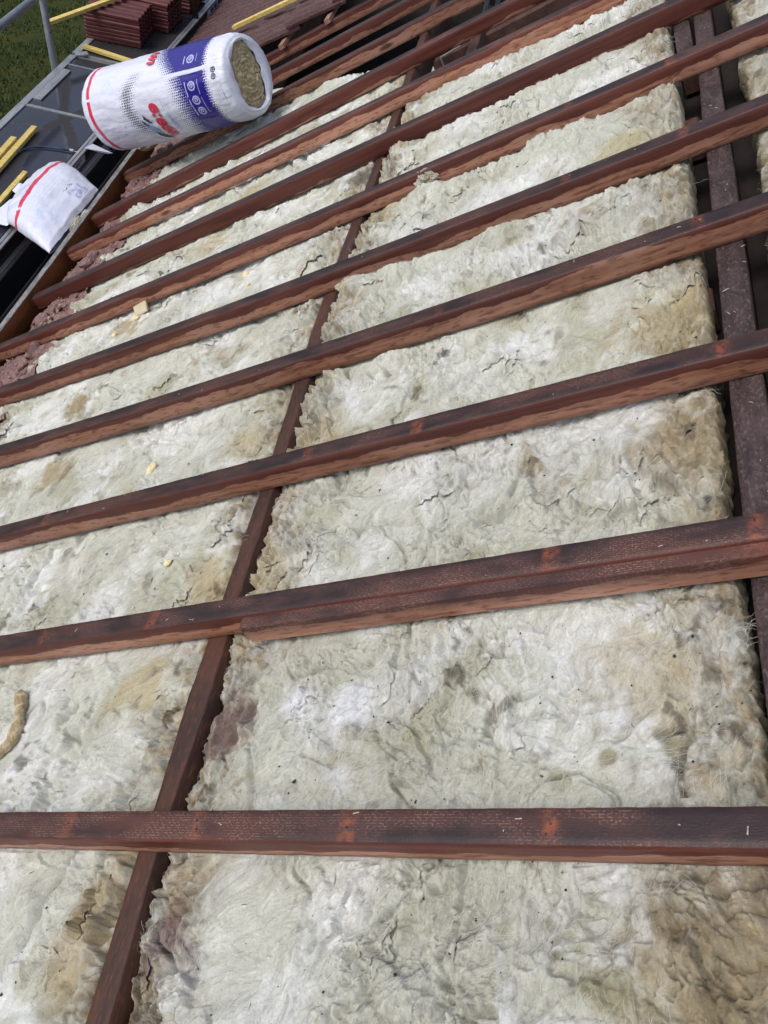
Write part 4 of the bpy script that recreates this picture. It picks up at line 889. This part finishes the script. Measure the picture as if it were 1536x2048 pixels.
# ------------------------------------------------------------------ scaffold
F0 = -2.579                                   # fascia line in world x
IN, OUT = -2.962, -3.585
def deck(name, y0, y1, label, out=OUT, hatch=None, zt=DECK_Z, dryf=None):
    d = empty(name, ((IN + out) / 2, (y0 + y1) / 2, zt - 0.10))
    step = 0.012; ys = np.arange(y0 + 0.006, y1 - 0.006, step); xs = np.arange(out + 0.05, IN - 0.045, step)
    X, Y = np.meshgrid(xs, ys); Z = np.full(X.shape, zt - 0.004)
    n = fbm(X, Y, 0.5, 4, 900); n2 = fbm(X, Y, 0.03, 3, 905)
    dry = np.zeros(X.shape)
    for pts, wd, k in DIRT:
        dd, _ = seg_dist(X.astype(np.float32), Y.astype(np.float32), pts); dry = np.maximum(dry, k * sstep(wd * 1.25, wd * 0.75, dd + 0.45 * wd * n2))
    dry = np.clip(dry + 0.15 * sstep(0.25, 0.6, n), 0, 1)
    c0 = np.array([0.028, 0.028, 0.044]); c1 = np.array([0.016, 0.012, 0.011])
    C = c0 + (c1 - c0) * dry[..., None]
    sp = sstep(0.45, 0.6, fbm(X, Y, 0.02, 2, 915)) * sstep(0.1, 0.5, n); C = C + sp[..., None] * 0.05
    idx = np.arange(X.size).reshape(X.shape); Q = np.stack([idx[:-1, :-1], idx[:-1, 1:], idx[1:, 1:], idx[1:, :-1]], -1).reshape(-1, 4)
    mesh('deck_panel', np.stack([X, Y, Z], -1).reshape(-1, 3), Q, M_DECK, d, attrs={'dry': dry.ravel()}, cols=C.reshape(-1, 3))
    MB().box(out + 0.04, IN - 0.04, y0 + 0.004, y1 - 0.004, zt - 0.022, zt - 0.0075).build('deck_core', M_BLACK, d)
    # inner edge rail: top flange, recessed web, lower flange
    rail = MB().box(IN - 0.045, IN, y0, y1, zt - 0.004, zt + 0.006, 0.002).box(IN - 0.030, IN - 0.022, y0, y1, zt + 0.006, zt + 0.010).build('edge_rail', M_ALU, d)
    MB().box(IN - 0.012, IN - 0.004, y0, y1, zt - 0.085, zt - 0.0042).build('rail_web', M_BLACK if y0 < 4.9 else M_BLACK, rail)
    MB().box(IN - 0.014, IN + 0.022, y0, y1, zt - 0.098, zt - 0.0855, 0.003).box(IN + 0.010, IN + 0.026, y0, y1, zt - 0.118, zt - 0.099, 0.003).build('lower_flange', M_ALU, rail)
    MB().box(out, out + 0.050, y0, y1, zt - 0.06, zt + 0.004, 0.002).build('edge_rail', M_ALU, d)
    for yy in (y0, y1 - 0.012): MB().box(out + 0.051, IN - 0.046, yy, yy + 0.012, zt - 0.02, zt + 0.003, 0.001).build('end_strip', M_ALU, d)
    tag(d, label, 'scaffold deck', 'wet scaffold decks along the eaves')
    return d
DIRT = [([(-3.525, 5.56), (-3.255, 4.90), (-3.11, 4.70), (-3.02, 4.55)], 0.030, 0.9), ([(-3.10, 5.45), (-3.18, 5.05), (-3.30, 4.75)], 0.028, 0.9),
        ([(-3.29, 4.70), (-3.31, 4.45), (-3.27, 4.30), (-3.22, 4.05), (-3.16, 3.7), (-3.1, 3.2)], 0.028, 0.75), ([(-3.05, 5.66), (-3.45, 5.70)], 0.06, 0.95), ([(-3.05, 5.45), (-3.12, 5.62)], 0.08, 0.9),
        ([(-3.50, 5.95), (-3.05, 5.95)], 0.14, 1.0), ([(-3.5, 6.5), (-3.05, 6.35)], 0.14, 1.0), ([(-3.05, 6.1), (-2.98, 6.6)], 0.05, 0.9)]
dk1 = deck('scaffold_deck', 2.4, 4.955, 'wet dark scaffold deck nearest the camera, yellow battens lying on it')
dk2 = deck('scaffold_deck', 4.957, 5.765, 'wet scaffold deck with a grey hatch plate, beside the big roll')
dk3 = deck('scaffold_deck', 5.80, 9.4, 'wet scaffold deck that carries the stacks of red tiles')
hp = MB().box(-3.533, -3.475, 5.05, 5.53, DECK_Z - 0.003, DECK_Z + 0.0065, 0.001).build('hatch_plate', M_ALU, dk2)
for yy in (5.08, 5.29, 5.50): MB().tube([(-3.505, yy, DECK_Z + 0.006), (-3.505, yy, DECK_Z + 0.009)], 0.006, 8).build('rivet', M_STEEL, hp)
MB().box(-3.54, IN - 0.05, 5.615, 5.627, DECK_Z - 0.003, DECK_Z + 0.003).build('cover_strip', M_ALU, dk2)
ck = MB().bar((-3.545, 5.765, DECK_Z + 0.01), (-3.485, 5.80, DECK_Z + 0.012), 0.05, 0.012, (0, 0, 1), 0.002).bar((-3.49, 5.775, DECK_Z + 0.02), (-3.46, 5.795, DECK_Z + 0.02), 0.05, 0.02, (0, 0, 1), 0.004)
ck.build('deck_hook', M_ALU, dk3)
MB().box(-3.50, IN - 0.06, 5.775, 5.795, DECK_Z - 0.012, DECK_Z + 0.004, 0.002).build('end_profile', M_ALU, dk3)
# stickers on the inner rail web (rail faces the roof)
def sticker(par, y0, y1, z0, z1, bars):
    s = MB().box(IN - 0.0041, IN - 0.0030, y0, y1, DECK_Z + z0, DECK_Z + z1).build('sticker', M_LABEL, par)
    if bars:
        b = MB()
        for (a0, a1, b0, b1) in bars:
            b.box(IN - 0.0029, IN - 0.0022, y0 + (y1 - y0) * a0, y0 + (y1 - y0) * a1, DECK_Z + z0 + (z1 - z0) * b0, DECK_Z + z0 + (z1 - z0) * b1)
        b.build('sticker_print', M_INK, s)
sticker(dk1, 4.28, 4.55, -0.055, -0.010, [(0.1, 0.85, 0.62, 0.72), (0.1, 0.7, 0.38, 0.48), (0.1, 0.55, 0.16, 0.24)])
sticker(dk1, 4.27, 4.40, -0.084, -0.060, None); sticker(dk1, 4.14, 4.24, -0.05, -0.012, [(0.2, 0.8, 0.3, 0.7)])
sticker(dk3, 7.05, 7.55, -0.060, -0.014, [(0.15, 0.3, 0.2, 0.8), (0.35, 0.5, 0.2, 0.8), (0.55, 0.8, 0.2, 0.8)])
sticker(dk3, 7.66, 8.3, -0.060, -0.010, [(0.1, 0.6, 0.4, 0.6)])
# lower deck seen deep in the gap, standards, guard rail
tag(MB().box(-3.15, -2.745, 1.0, 9.4, -2.36, -2.34, 0.003).build('inside_board', M_BLACK), 'dark lower board filling the gap between deck and fascia', 'scaffold board')
st = empty('scaffold_standard', (-3.645, 5.62, GROUND))
MB().tube([(-3.645, 5.62, GROUND + 0.01), (-3.645, 5.62, 0.4)], 0.0242, 20).build('tube', M_STEEL, st, smooth=True)
MB().tube([(-3.645, 5.62, DECK_Z - 0.14), (-3.645, 5.62, DECK_Z - 0.128)], 0.055, 16).build('rosette', M_STEEL, st)
MB().tube([(-3.6195, 5.605, DECK_Z + 0.20), (-3.622, 5.606, DECK_Z + 0.20)], 0.006, 8).build('pin_hole', M_BLACK, st)
tag(st, 'upright galvanised scaffold pole at the outer edge of the deck', 'scaffold pole')
st2 = empty('scaffold_standard', (-3.645, 3.0, GROUND))
MB().tube([(-3.645, 3.0, GROUND + 0.01), (-3.645, 3.0, 0.4)], 0.0242, 16).build('tube', M_STEEL, st2, smooth=True)
tag(st2, 'upright galvanised scaffold pole outside the left edge of the view', 'scaffold pole')
tag(MB().tube([(-3.645, 3.06, DECK_Z + 0.435), (-3.645, 5.60, DECK_Z + 0.435)], 0.0242, 20).build('guard_rail', M_STEEL, smooth=True), 'pale grey scaffold guard rail tube crossing the top left corner', 'guard rail')
# dark post standing on the deck near the top
po = empty('dark_post', (-2.995, 6.83, DECK_Z))
MB().tube([(-2.995, 6.83, DECK_Z + 0.003), (-2.995, 6.83, DECK_Z + 0.9)], 0.021, 14).build('post_tube', M_OLDWOOD, po, smooth=True)
MB().tube([(-2.995, 6.83, DECK_Z + 0.003), (-2.995, 6.83, DECK_Z + 0.03)], 0.026, 14).build('post_foot', M_BLACK, po)
tag(po, 'thin dark post standing on the far deck beside the inner rail', 'post')

# yellow battens
def batten(p, q, label, up=(0, 0, 1), w=0.038, h=0.025):
    b = MB(); p = np.array(p, float); q = np.array(q, float); d = q - p; n = 8
    pts = [p + d * t for t in np.linspace(0, 1, 2)]
    b.bar(p, q, w, h, up, 0.002)
    o = b.build('yellow_batten', M_BATTEN); tag(o, label, 'batten', 'yellow roofing battens'); return o
DZ = DECK_Z
batten((-3.535, 5.90, DZ + 0.018), (-3.115, 5.825, DZ + 0.018), 'short yellow batten lying across the deck in front of the tile stack')
batten((-3.318, 4.02, DZ + 0.018), (-3.343, 4.675, DZ + 0.018), 'longer yellow batten of the pair lying side by side on the near deck')
batten((-3.372, 4.0, DZ + 0.018), (-3.395, 4.50, DZ + 0.018), 'yellow batten on the outer side of the pair on the near deck')
batten((-3.15, 3.3, DZ + 0.0145), (-3.165, 4.165, DZ + 0.0145), 'stained yellow batten on the near deck beside the half roll', (0.2, 0, 1), 0.028, 0.030)
b_a = batten((-3.69, 5.68, DZ + 0.215), (-3.20, 6.80, DZ + 0.25), 'yellow batten resting on the tile stack and sticking out over the lawn')
pA = r2w((-2.80, 5.745, 0.128)); pB = r2w((-1.75, 5.345, 0.128))
batten(pA, pB, 'yellow batten lying on the laid roof tiles', tuple(RM[:, 2]))
# blue cable
pts = [(-3.315, 4.36, DZ + 0.006), (-3.30, 4.42, DZ + 0.006), (-3.26, 4.478, DZ + 0.006), (-3.20, 4.505, DZ + 0.006), (-3.12, 4.52, DZ + 0.006), (-3.045, 4.525, DZ + 0.006)]
cb = empty('blue_cable', (-3.15, 4.48, DZ))
MB().tube(pts, 0.0055, 8).build('cable', M_BLUE, cb, smooth=True)
MB().tube([(-3.046, 4.525, DZ + 0.009), (-3.022, 4.527, DZ + 0.009)], 0.010, 10).build('plug', M_ALU, cb)
MB().tube([(-3.022, 4.527, DZ + 0.007), (-2.99, 4.528, DZ + 0.007)], 0.002, 6).build('wire_end', M_ALU, cb)
tag(cb, 'thin blue cable curving across the wet deck', 'cable')

# ------------------------------------------------------------------ tiles
TL, TW, TT = 0.415, 0.33, 0.014
def tile_mesh(rib=0.013):
    n = 34; vs = np.linspace(0, 1, n); prof = []
    for v in vs:
        t = (v * 5.0) % 1.0; z = rib * max(0.0, math.sin(math.pi * min(1.0, t / 0.62))) ** 0.8
        prof.append((v * TW, z))
    V = []; F = []
    L = [0.0, 0.006, TL - 0.006, TL]
    for x in L:
        e = 0.0015 if x in (0.0, TL) else 0.0
        for y, z in prof: V.append((x, y, z + TT - e))
        for y, z in prof: V.append((x, y, z * 0.8 + e))
    for i in range(3):
        b0 = i * 2 * n; b1 = b0 + 2 * n
        for k in range(n - 1):
            F.append((b0 + k, b1 + k, b1 + k + 1, b0 + k + 1)); F.append((b0 + n + k + 1, b1 + n + k + 1, b1 + n + k, b0 + n + k))
        F.append((b0, b0 + n, b1 + n, b1)); F.append((b0 + n - 1, b1 + n - 1, b1 + 2 * n - 1, b0 + 2 * n - 1))
    for k in range(n - 1):
        F.append((k, k + 1, n + k + 1, n + k)); b = 6 * n; F.append((b + k + 1, b + k, b + n + k, b + n + k + 1))
    return V, F
tv, tf = tile_mesh()
proto = mesh('roof_tile', tv, tf, M_TILE, None, WORLD, origin=(0, 0, 0))
ORD = ['bottom', 'second', 'third', 'fourth', 'fifth', 'sixth', 'seventh', 'top']
first = True
def stack(x, y, z, n, dz, rot, where, grp):
    global first
    for k in range(n):
        M = Matrix.Translation((x + random.uniform(-0.004, 0.004), y + random.uniform(-0.004, 0.004), z + k * dz)) @ Matrix.Rotation(rot + random.uniform(-0.012, 0.012), 4, 'Z')
        if first: o = proto; o.matrix_world = M; first = False
        else: o = share(proto, 'roof_tile', M)
        pos = 'top' if k == n - 1 else ORD[k]
        tag(o, ('%s tile of %s' % (pos, where)) if pos in ('top', 'bottom') else '%s tile from the bottom in %s' % (pos, where), 'roof tile', grp)
stack(-3.589, 6.075, DZ + 0.004, 8, 0.0255, 0.06, 'the front stack of red tiles on the deck', 'red tiles stacked on the scaffold')
stack(-3.50, 6.45, DZ + 0.004, 8, 0.0255, 0.0, 'the red stack directly behind the front one', 'red tiles stacked on the scaffold')
stack(-3.47, 6.90, DZ + 0.004, 8, 0.0255, -0.05, 'the farthest red tile stack on the deck', 'red tiles stacked on the scaffold')
# laid tiles: one roof covering, its tiles are its parts
tr = empty('tiled_roof', (-2.2, 5.25, 0.03), ROOF)
TR0 = np.array([-2.2, 5.25, 0.03])
tv2, tf2 = tile_mesh(0.026)
tproto = mesh('tile', np.array(tv2) + TR0, tf2, M_TILEOLD, tr, ROOF, origin=TR0)
firstt = True
for c in range(9):
    for r in range(11):
        x = -3.56 + c * 0.335; y = 5.17 + r * 0.298 + (c % 2) * 0.004
        tilt = 0.07
        M = Matrix.Translation(Vector((x, y, 0.036 + random.uniform(-0.004, 0.004))) - Vector(TR0)) @ Matrix.Rotation(random.uniform(-0.006, 0.006), 4, 'Z') @ Matrix.Rotation(tilt, 4, 'Y') @ Matrix.Translation((0, 0, 0.022))
        if firstt: tproto.matrix_basis = M; firstt = False
        else: share(tproto, 'tile', M, tr)
tag(tr, 'old red ribbed tiles still laid on the far part of the roof', 'tiled roof')
for k in (1, 2):
    x = -2.60 + 0.335 * k
    o = MB().bar((x, 5.08, 0.0135), (x, 8.3, 0.0135), 0.036, 0.024, (0, 0, 1), 0.001).build('tile_batten', M_BATTENOLD, frame=ROOF)
    tag(o, 'old pink batten end sticking out under the tiles, ' + ('nearest the big roll' if k == 1 else 'second from the big roll'), 'batten', 'old tile battens under the far tiles')

# ------------------------------------------------------------------ big insulation roll
PW = np.array([-2.620, 4.265, -1.525]); QW = np.array([-1.725, 3.975, -1.020])
ax = QW - PW; RL = float(np.linalg.norm(ax)); ax /= RL
camp = np.array([-0.587785, 0, 0.809017]); mid_ = (PW + QW) / 2; tc = camp - mid_; n1 = tc - ax * (tc @ ax); n1 /= np.linalg.norm(n1)
n2 = np.cross(ax, n1); n2 = n2 if n2[2] > 0 else -n2
def rprof(a):   # outer radius along the axis (0..RL)
    t = a / RL
    r = 0.207 + (0.190 - 0.207) * t + 0.006 * math.sin(t * 3.1)
    if a < 0.05: r *= math.sqrt(max(0.0, 1 - ((0.05 - a) / 0.05) ** 2)) * 0.28 + 0.72
    if a > RL - 0.045: r *= math.sqrt(max(0.0, 1 - ((a - RL + 0.045) / 0.045) ** 2)) * 0.12 + 0.88
    return r
def cyl(a, ph, r):
    a = np.asarray(a)[..., None]; ph = np.asarray(ph)[..., None]; r = np.asarray(r)[..., None]
    return PW + ax * a + r * (np.cos(ph) * n1 + np.sin(ph) * n2)
na, nph = 400, 420
aa = np.linspace(0.0, RL, na); phs = np.linspace(-math.pi, math.pi, nph)
A, PH = np.meshgrid(aa, phs, indexing='ij'); Rr = np.array([rprof(a) for a in aa])[:, None] + 0 * PH
S = PH * 0.23
wr_ = 0.0034 * fbm(A * 0.35, S, 0.05, 3, 820) + 0.005 * fbm(A, S, 0.30, 2, 825) + 0.004 * np.abs(fbm(A, S * 0.7, 0.16, 4, 827))
wr_ += 0.005 * np.abs(fbm(A, S, 0.10, 3, 830)) * sstep(0.30, 0.0, A) * sstep(-0.1, -0.9, PH)
wr_ += 0.004 * np.abs(fbm(A * 0.5, S, 0.045, 3, 835)) * sstep(RL - 0.22, RL, A)
Rr = Rr + wr_
# ink
white = np.array([0.68, 0.71, 0.84]); blue = np.array([0.016, 0.010, 0.22]); navy = np.array([0.02, 0.022, 0.05])
C = np.zeros(A.shape + (3,)) + white
t = A / RL
pitch = 0.0135
gu = A / pitch; gv = S / pitch; row = np.floor(gv); gu2 = gu + 0.5 * (row % 2)
cu = gu2 - np.floor(gu2) - 0.5; cv = gv - row - 0.5; rd = np.hypot(cu, cv)
lb = 0.69 + 0.05 * np.cos((PH + 0.1) * 2.2) + 0.05 * np.clip(-PH - 0.2, 0, 2) - 0.06 * np.clip(PH - 0.4, 0, 1)
dens = sstep(lb - 0.10, lb + 0.05, t) * sstep(0.915, 0.865, t)
arc_d = np.hypot(A - 0.575 * RL, S + 0.02) ; arc = 1.25 * np.exp(-((arc_d - 0.235) / 0.042) ** 2) * sstep(0.59, 0.51, t) * sstep(1.0, 0.4, np.abs(PH + 0.1))
arc2 = np.exp(-((np.hypot(A - 0.44 * RL, S + 0.21) - 0.05) / 0.03) ** 2) * 0.6 * sstep(0.44, 0.41, t)
inkd = (rd < 0.62 * np.sqrt(dens)) | (dens > 0.86)
C[inkd] = blue
dk_ = (rd < 0.44 * np.sqrt(np.maximum(arc, arc2)) - 0.06); C[dk_] = navy
seam = (np.abs(PH - 0.42) * 0.23 < 0.011) & (t > 0.62) & (t < 0.905); C[seam] = white
ring = (np.abs(A - 0.085) < 0.0135) & ~(np.abs(PH - 0.36) < 0.035); C[ring] = np.array([0.62, 0.035, 0.085])
def outline(ca, cs, r, w, c):
    d = np.hypot(A - ca, S - cs); C[np.abs(d - r) < w] = c
lav = np.array([0.50, 0.50, 0.80])
for cs in (0.02, -0.055, -0.12, 0.165): outline(0.80 * RL, cs, 0.021, 0.0035, lav); outline(0.80 * RL, cs + 0.002, 0.008, 0.003, lav)
for s0, s1 in ((-0.03, 0.05), (-0.14, -0.045), (0.14, 0.19)):
    for da in (0.76, 0.84): C[(np.abs(A - da * RL) < 0.0022) & (S > s0) & (S < s1)] = lav
for cs in (0.075, 0.04): outline(0.943 * RL, cs, 0.013, 0.0035, navy); outline(0.943 * RL, cs, 0.004, 0.003, navy)
for k in range(5): C[(np.abs(A - (0.935 + 0.009 * k) * RL) < 0.0016) & (S < 0.01) & (S > -0.13) & (np.sin(S * 900 + k) > -0.2)] = navy * 0.5 + white * 0.5
for k in range(6): C[(np.abs(A - (0.585 + 0.014 * k) * RL) < 0.0014) & (S < 0.0 - 0.018 * k) & (S > -0.24)] = white * 0.55 + navy * 0.45
fade = (np.abs(A - 0.23 * RL) < 0.05) & (np.abs(S - 0.14) < 0.05) & (fbm(A, S, 0.03, 2, 840) > -0.1); C[fade] = white * 0.75 + np.array([0.35, 0.6, 0.85]) * 0.25
C = np.where((fbm(A, S, 0.02, 2, 845) > 0.55)[..., None], C * 0.94, C)
roll = empty('insulation_roll', tuple(PW - np.array([0, 0, 0.24])))
idx = np.arange(A.size).reshape(A.shape); Q = np.stack([idx[:-1, :-1], idx[1:, :-1], idx[1:, 1:], idx[:-1, 1:]], -1).reshape(-1, 4)
mesh('printed_film', cyl(A, PH, Rr).reshape(-1, 3), Q, M_FILM, roll, smooth=True, cols=C.reshape(-1, 3))
# folded-in film at both ends
def hole(ph): return 0.126 + 0.026 * np.cos(2 * (ph - 1.45)) + 0.004 * np.sin(5 * ph) + 0.003 * np.sin(11 * ph + 1)
nr = 12; ts = np.linspace(0, 1, nr); T, P2 = np.meshgrid(ts, phs, indexing='ij')
r0 = rprof(RL) ; ro = r0 + (hole(P2) - r0) * T
aend = RL + 0.012 * np.sin(T * math.pi * 0.9) - 0.010 * T + 0.003 * np.sin(9 * P2 + 6 * T) * T
idx2 = np.arange(T.size).reshape(T.shape); Q2 = np.stack([idx2[:-1, :-1], idx2[1:, :-1], idx2[1:, 1:], idx2[:-1, 1:]], -1).reshape(-1, 4)
mesh('film_end_fold', cyl(aend, P2, ro + wr_[-1][None, :] * (1 - T)).reshape(-1, 3), Q2, M_FILM, roll, smooth=True, cols=np.zeros((T.size, 3)) + white * 0.96)
T3 = np.linspace(0.02, 1, 60); TT3, P3 = np.meshgrid(T3, phs[::3], indexing='ij')
rc = hole(P3) * 1.03 * TT3
spi = np.sin(2 * math.pi * (rc / 0.017 + P3 / (2 * math.pi)) + 2.2 * fbm(rc * np.cos(P3), rc * np.sin(P3), 0.07, 3, 850))
ac = RL - 0.004 + 0.0030 * spi + 0.009 * fbm(rc * np.cos(P3), rc * np.sin(P3), 0.02, 3, 855) - 0.012 * TT3 ** 6
idx3 = np.arange(TT3.size).reshape(TT3.shape); Q3 = np.stack([idx3[:-1, :-1], idx3[1:, :-1], idx3[1:, 1:], idx3[:-1, 1:]], -1).reshape(-1, 4)
mesh('rolled_wool_core', cyl(ac, P3, rc).reshape(-1, 3), Q3, M_CORE, roll, smooth=True)
ro = rprof(0) * (1 - T) + 0.0; mesh('film_end_cap', cyl(-0.012 * np.sin(T * 1.57) + 0.004 * np.sin(7 * P2) * T, P2, ro).reshape(-1, 3), Q2[:, ::-1], M_FILM, roll, smooth=True, cols=np.zeros((T.size, 3)) + white)
# torn flaps of film near the left end
def flap(name, pts, par):
    V = [cyl(a, ph, r) for a, ph, r in pts]; n = len(V)
    mesh(name, V, [tuple(range(n))], M_FILM, par, cols=np.zeros((n, 3)) + white)
flap('torn_flap', [(-0.02, -0.62, 0.225), (0.06, -0.98, 0.243), (0.0, -1.02, 0.235), (-0.035, -0.86, 0.235), (-0.075, -0.60, 0.25)], roll)
flap('torn_flap', [(0.055, -0.80, 0.246), (0.115, -0.90, 0.246), (0.085, -0.74, 0.262), (0.088, -0.60, 0.275)], roll)
# lettering wrapped on the film
def lettering(name, txt, size, a_base, s0, mat, par, shear=0.18, lift=0.0018, bold=0.012):
    cu_ = bpy.data.curves.new(name + '_curve', 'FONT'); cu_.body = txt; cu_.size = size; cu_.shear = shear; cu_.offset = bold * size; cu_.resolution_u = 4
    ob = bpy.data.objects.new(name + '_tmp', cu_); COL.objects.link(ob)
    dg = bpy.context.evaluated_depsgraph_get(); me = bpy.data.meshes.new_from_object(ob.evaluated_get(dg)); bpy.data.objects.remove(ob)
    bm = bmesh.new(); bm.from_mesh(me); bmesh.ops.triangulate(bm, faces=bm.faces); bmesh.ops.subdivide_edges(bm, edges=bm.edges, cuts=3, use_grid_fill=True)
    V = []; 
    for v in bm.verts:
        a = a_base + v.co.y; s = s0 - v.co.x; ph = s / 0.23
        V.append(cyl(a, ph, rprof(a) + 0.0042 + lift))
    F = [[v.index for v in f.verts] for f in bm.faces]; bm.free()
    return mesh(name, V, F, mat, par)
lettering('red_lettering', 'e:esa', 0.118, 0.500 * RL, -0.005, M_RED, roll, bold=0.03)
lettering('red_lettering', 'un', 0.105, 0.505 * RL, 0.30, M_RED, roll, bold=0.03)
lettering('pale_lettering', 'VARIO', 0.040, 0.585 * RL, -0.085, M_PALEBLUE, roll, bold=0.0)
def blob_print(name, outline_pts, mat, lift):
    V = []; F = []
    for k in range(len(outline_pts) - 1):
        (a0, s0, w0), (a1, s1, w1) = outline_pts[k], outline_pts[k + 1]
        for t in np.linspace(0, 1, 5):
            a = a0 + (a1 - a0) * t; s = s0 + (s1 - s0) * t; w = w0 + (w1 - w0) * t
            for u in np.linspace(-1, 1, 5): V.append(cyl(a + u * w, s / 0.23, rprof(a) + 0.0045 + lift))
    n = len(V) // 5
    for i in range(n - 1):
        for j in range(4): F.append((i * 5 + j, i * 5 + j + 1, i * 5 + 6 + j, i * 5 + 5 + j))
    mesh(name, V, F, mat, roll)
# the winged emblem beside the lettering
blob_print('emblem_wing', [(0.430 * RL, -0.060, 0.001), (0.437 * RL, -0.085, 0.012), (0.457 * RL, -0.115, 0.006), (0.470 * RL, -0.105, 0.001)], M_NAVY, 0.0002)
blob_print('emblem_wing', [(0.407 * RL, -0.085, 0.001), (0.415 * RL, -0.105, 0.008), (0.430 * RL, -0.130, 0.004)], M_NAVY, 0.0004)
blob_print('emblem_wing', [(0.420 * RL, -0.110, 0.004), (0.435 * RL, -0.140, 0.020), (0.447 * RL, -0.170, 0.020), (0.463 * RL, -0.190, 0.004)], M_PALEBLUE, 0.0001)
blob_print('emblem_wing', [(0.437 * RL, -0.175, 0.002), (0.451 * RL, -0.215, 0.016), (0.470 * RL, -0.255, 0.014), (0.495 * RL, -0.28, 0.002)], M_NAVY, 0.0003)
tag(roll, 'large white and blue film wrapped roll of insulation with red lettering and open brown end', 'insulation roll')
# wool wedge under the left end of the roll
c = r2w((-3.06, 4.45, 0.045))
tag(lump('wool_offcut', tuple(c), 0.07, M_CORE, 260, WORLD, (1.0, 1.2, 0.55), 3), 'brown wool offcut wedged under the big roll at the fascia', 'wool offcut')

# ------------------------------------------------------------------ half used roll across the gap
hr = empty('half_roll', (-2.80, 3.66, -1.95))
nu, nv = 120, 150
u = np.linspace(0, 1, nu); v = np.linspace(0, 2 * math.pi, nv)
U, Vv = np.meshgrid(u, v, indexing='ij')
# spine from the deck (u=0) to the fascia (u=1); half width along y, half thickness along z
sx_ = -3.06 + 0.45 * U; yc_ = pl1([(0, 3.92), (0.3, 3.87), (0.6, 3.78), (1.0, 3.665)], U.ravel()).reshape(U.shape)
hw = pl1([(0, 0.17), (0.05, 0.25), (0.15, 0.31), (0.4, 0.335), (0.7, 0.33), (1.0, 0.325)], U.ravel()).reshape(U.shape)
ht = pl1([(0, 0.02), (0.08, 0.06), (0.25, 0.085), (0.5, 0.085), (0.8, 0.065), (0.95, 0.045), (1.0, 0.02)], U.ravel()).reshape(U.shape)
zc_ = pl1([(0, -1.955), (0.1, -1.915), (0.3, -1.885), (0.6, -1.862), (1.0, -1.862)], U.ravel()).reshape(U.shape)
cs, sn = np.cos(Vv), np.sin(Vv)
yy2 = yc_ + hw * np.sign(cs) * np.abs(cs) ** 0.8; zz2 = zc_ + ht * np.sign(sn) * np.abs(sn) ** 0.9
wk = 0.006 * fbm(sx_, yy2, 0.16, 3, 860) + 0.004 * np.abs(fbm(sx_ * 0.6, yy2, 0.06, 4, 865)) + 0.006 * np.abs(fbm(sx_ + yy2, yy2 - sx_, 0.20, 4, 866)) + 0.010 * np.abs(fbm(sx_, yy2 * 0.5, 0.07, 2, 868)) * sstep(0.25, 0.0, U)
zz2 = zz2 + wk * np.sign(sn); xx2 = sx_ + 0.03 * (np.abs(cs) ** 2) * (0.5 - U) + 0.008 * fbm(yy2, zz2, 0.1, 2, 870)
Ch = np.zeros(U.shape + (3,)) + white
topm = sn > -0.05
st_ = (np.abs(U - 0.34 - 0.02 * np.sin(yy2 * 6)) < 0.030) & ~(np.abs(yy2 - 3.60) < 0.008); Ch[st_] = np.array([0.62, 0.035, 0.085])
def patch(u0, u1, y0, y1, c, k, thr=-0.1, lam=0.03, seed=880):
    m = (U > u0) & (U < u1) & (yy2 > y0) & (yy2 < y1) & topm & (fbm(sx_, yy2, lam, 2, seed) > thr); Ch[m] = Ch[m] * (1 - k) + np.array(c) * k
patch(0.76, 0.93, 3.80, 3.93, (0.10, 0.10, 0.45), 0.5, 0.02, 0.025)
patch(0.70, 0.74, 3.80, 3.90, (0.02, 0.02, 0.05), 0.9, 0.15, 0.02, 885)
patch(0.12, 0.30, 3.62, 3.84, (0.30, 0.38, 0.72), 0.30, -0.05, 0.05, 887)
patch(0.60, 0.88, 3.46, 3.70, (0.30, 0.55, 0.85), 0.18, -0.05, 0.05, 888)
for k in range(9): 
    m = (np.abs(U - (0.46 + 0.055 * k)) < 0.003) & (np.sin(yy2 * 160 + k) > -0.3) & topm; Ch[m] = Ch[m] * 0.86
idx = np.arange(U.size).reshape(U.shape); Q = np.stack([idx[:-1, :-1], idx[:-1, 1:], idx[1:, 1:], idx[1:, :-1]], -1).reshape(-1, 4)
mesh('printed_film', np.stack([xx2, yy2, zz2], -1).reshape(-1, 3), Q, M_FILM, hr, smooth=True, cols=Ch.reshape(-1, 3))
# closed torn end and flaps at the deck side
def film_flap(pts):
    n = len(pts); mesh('torn_flap', pts, [tuple(range(n))], M_FILM, hr, cols=np.zeros((n, 3)) + white)
film_flap([(-3.06, 3.90, -1.955), (-3.11, 3.86, -1.96), (-3.13, 3.74, -1.965), (-3.09, 3.62, -1.965), (-3.00, 3.60, -1.95), (-2.98, 3.75, -1.93)])
film_flap([(-3.07, 4.02, -1.95), (-3.12, 4.00, -1.935), (-3.135, 3.94, -1.955), (-3.10, 3.92, -1.96), (-3.06, 3.95, -1.95)])
# wool spilling from the cut end along the fascia
for k, (x, y, z, r, sq) in enumerate([(-2.60, 3.62, -1.855, 0.050, (0.6, 1.3, 0.55)), (-2.585, 3.72, -1.845, 0.030, (0.6, 1.6, 0.5)), (-2.585, 3.53, -1.86, 0.024, (0.6, 1.2, 0.6))]):
    lump('spilling_wool', (x, y, z), r, M_TUFT, 270 + k, WORLD, sq, 4, 0.55, hr)
tag(hr, 'half used white film pack with a red stripe lying between deck and fascia', 'insulation roll')
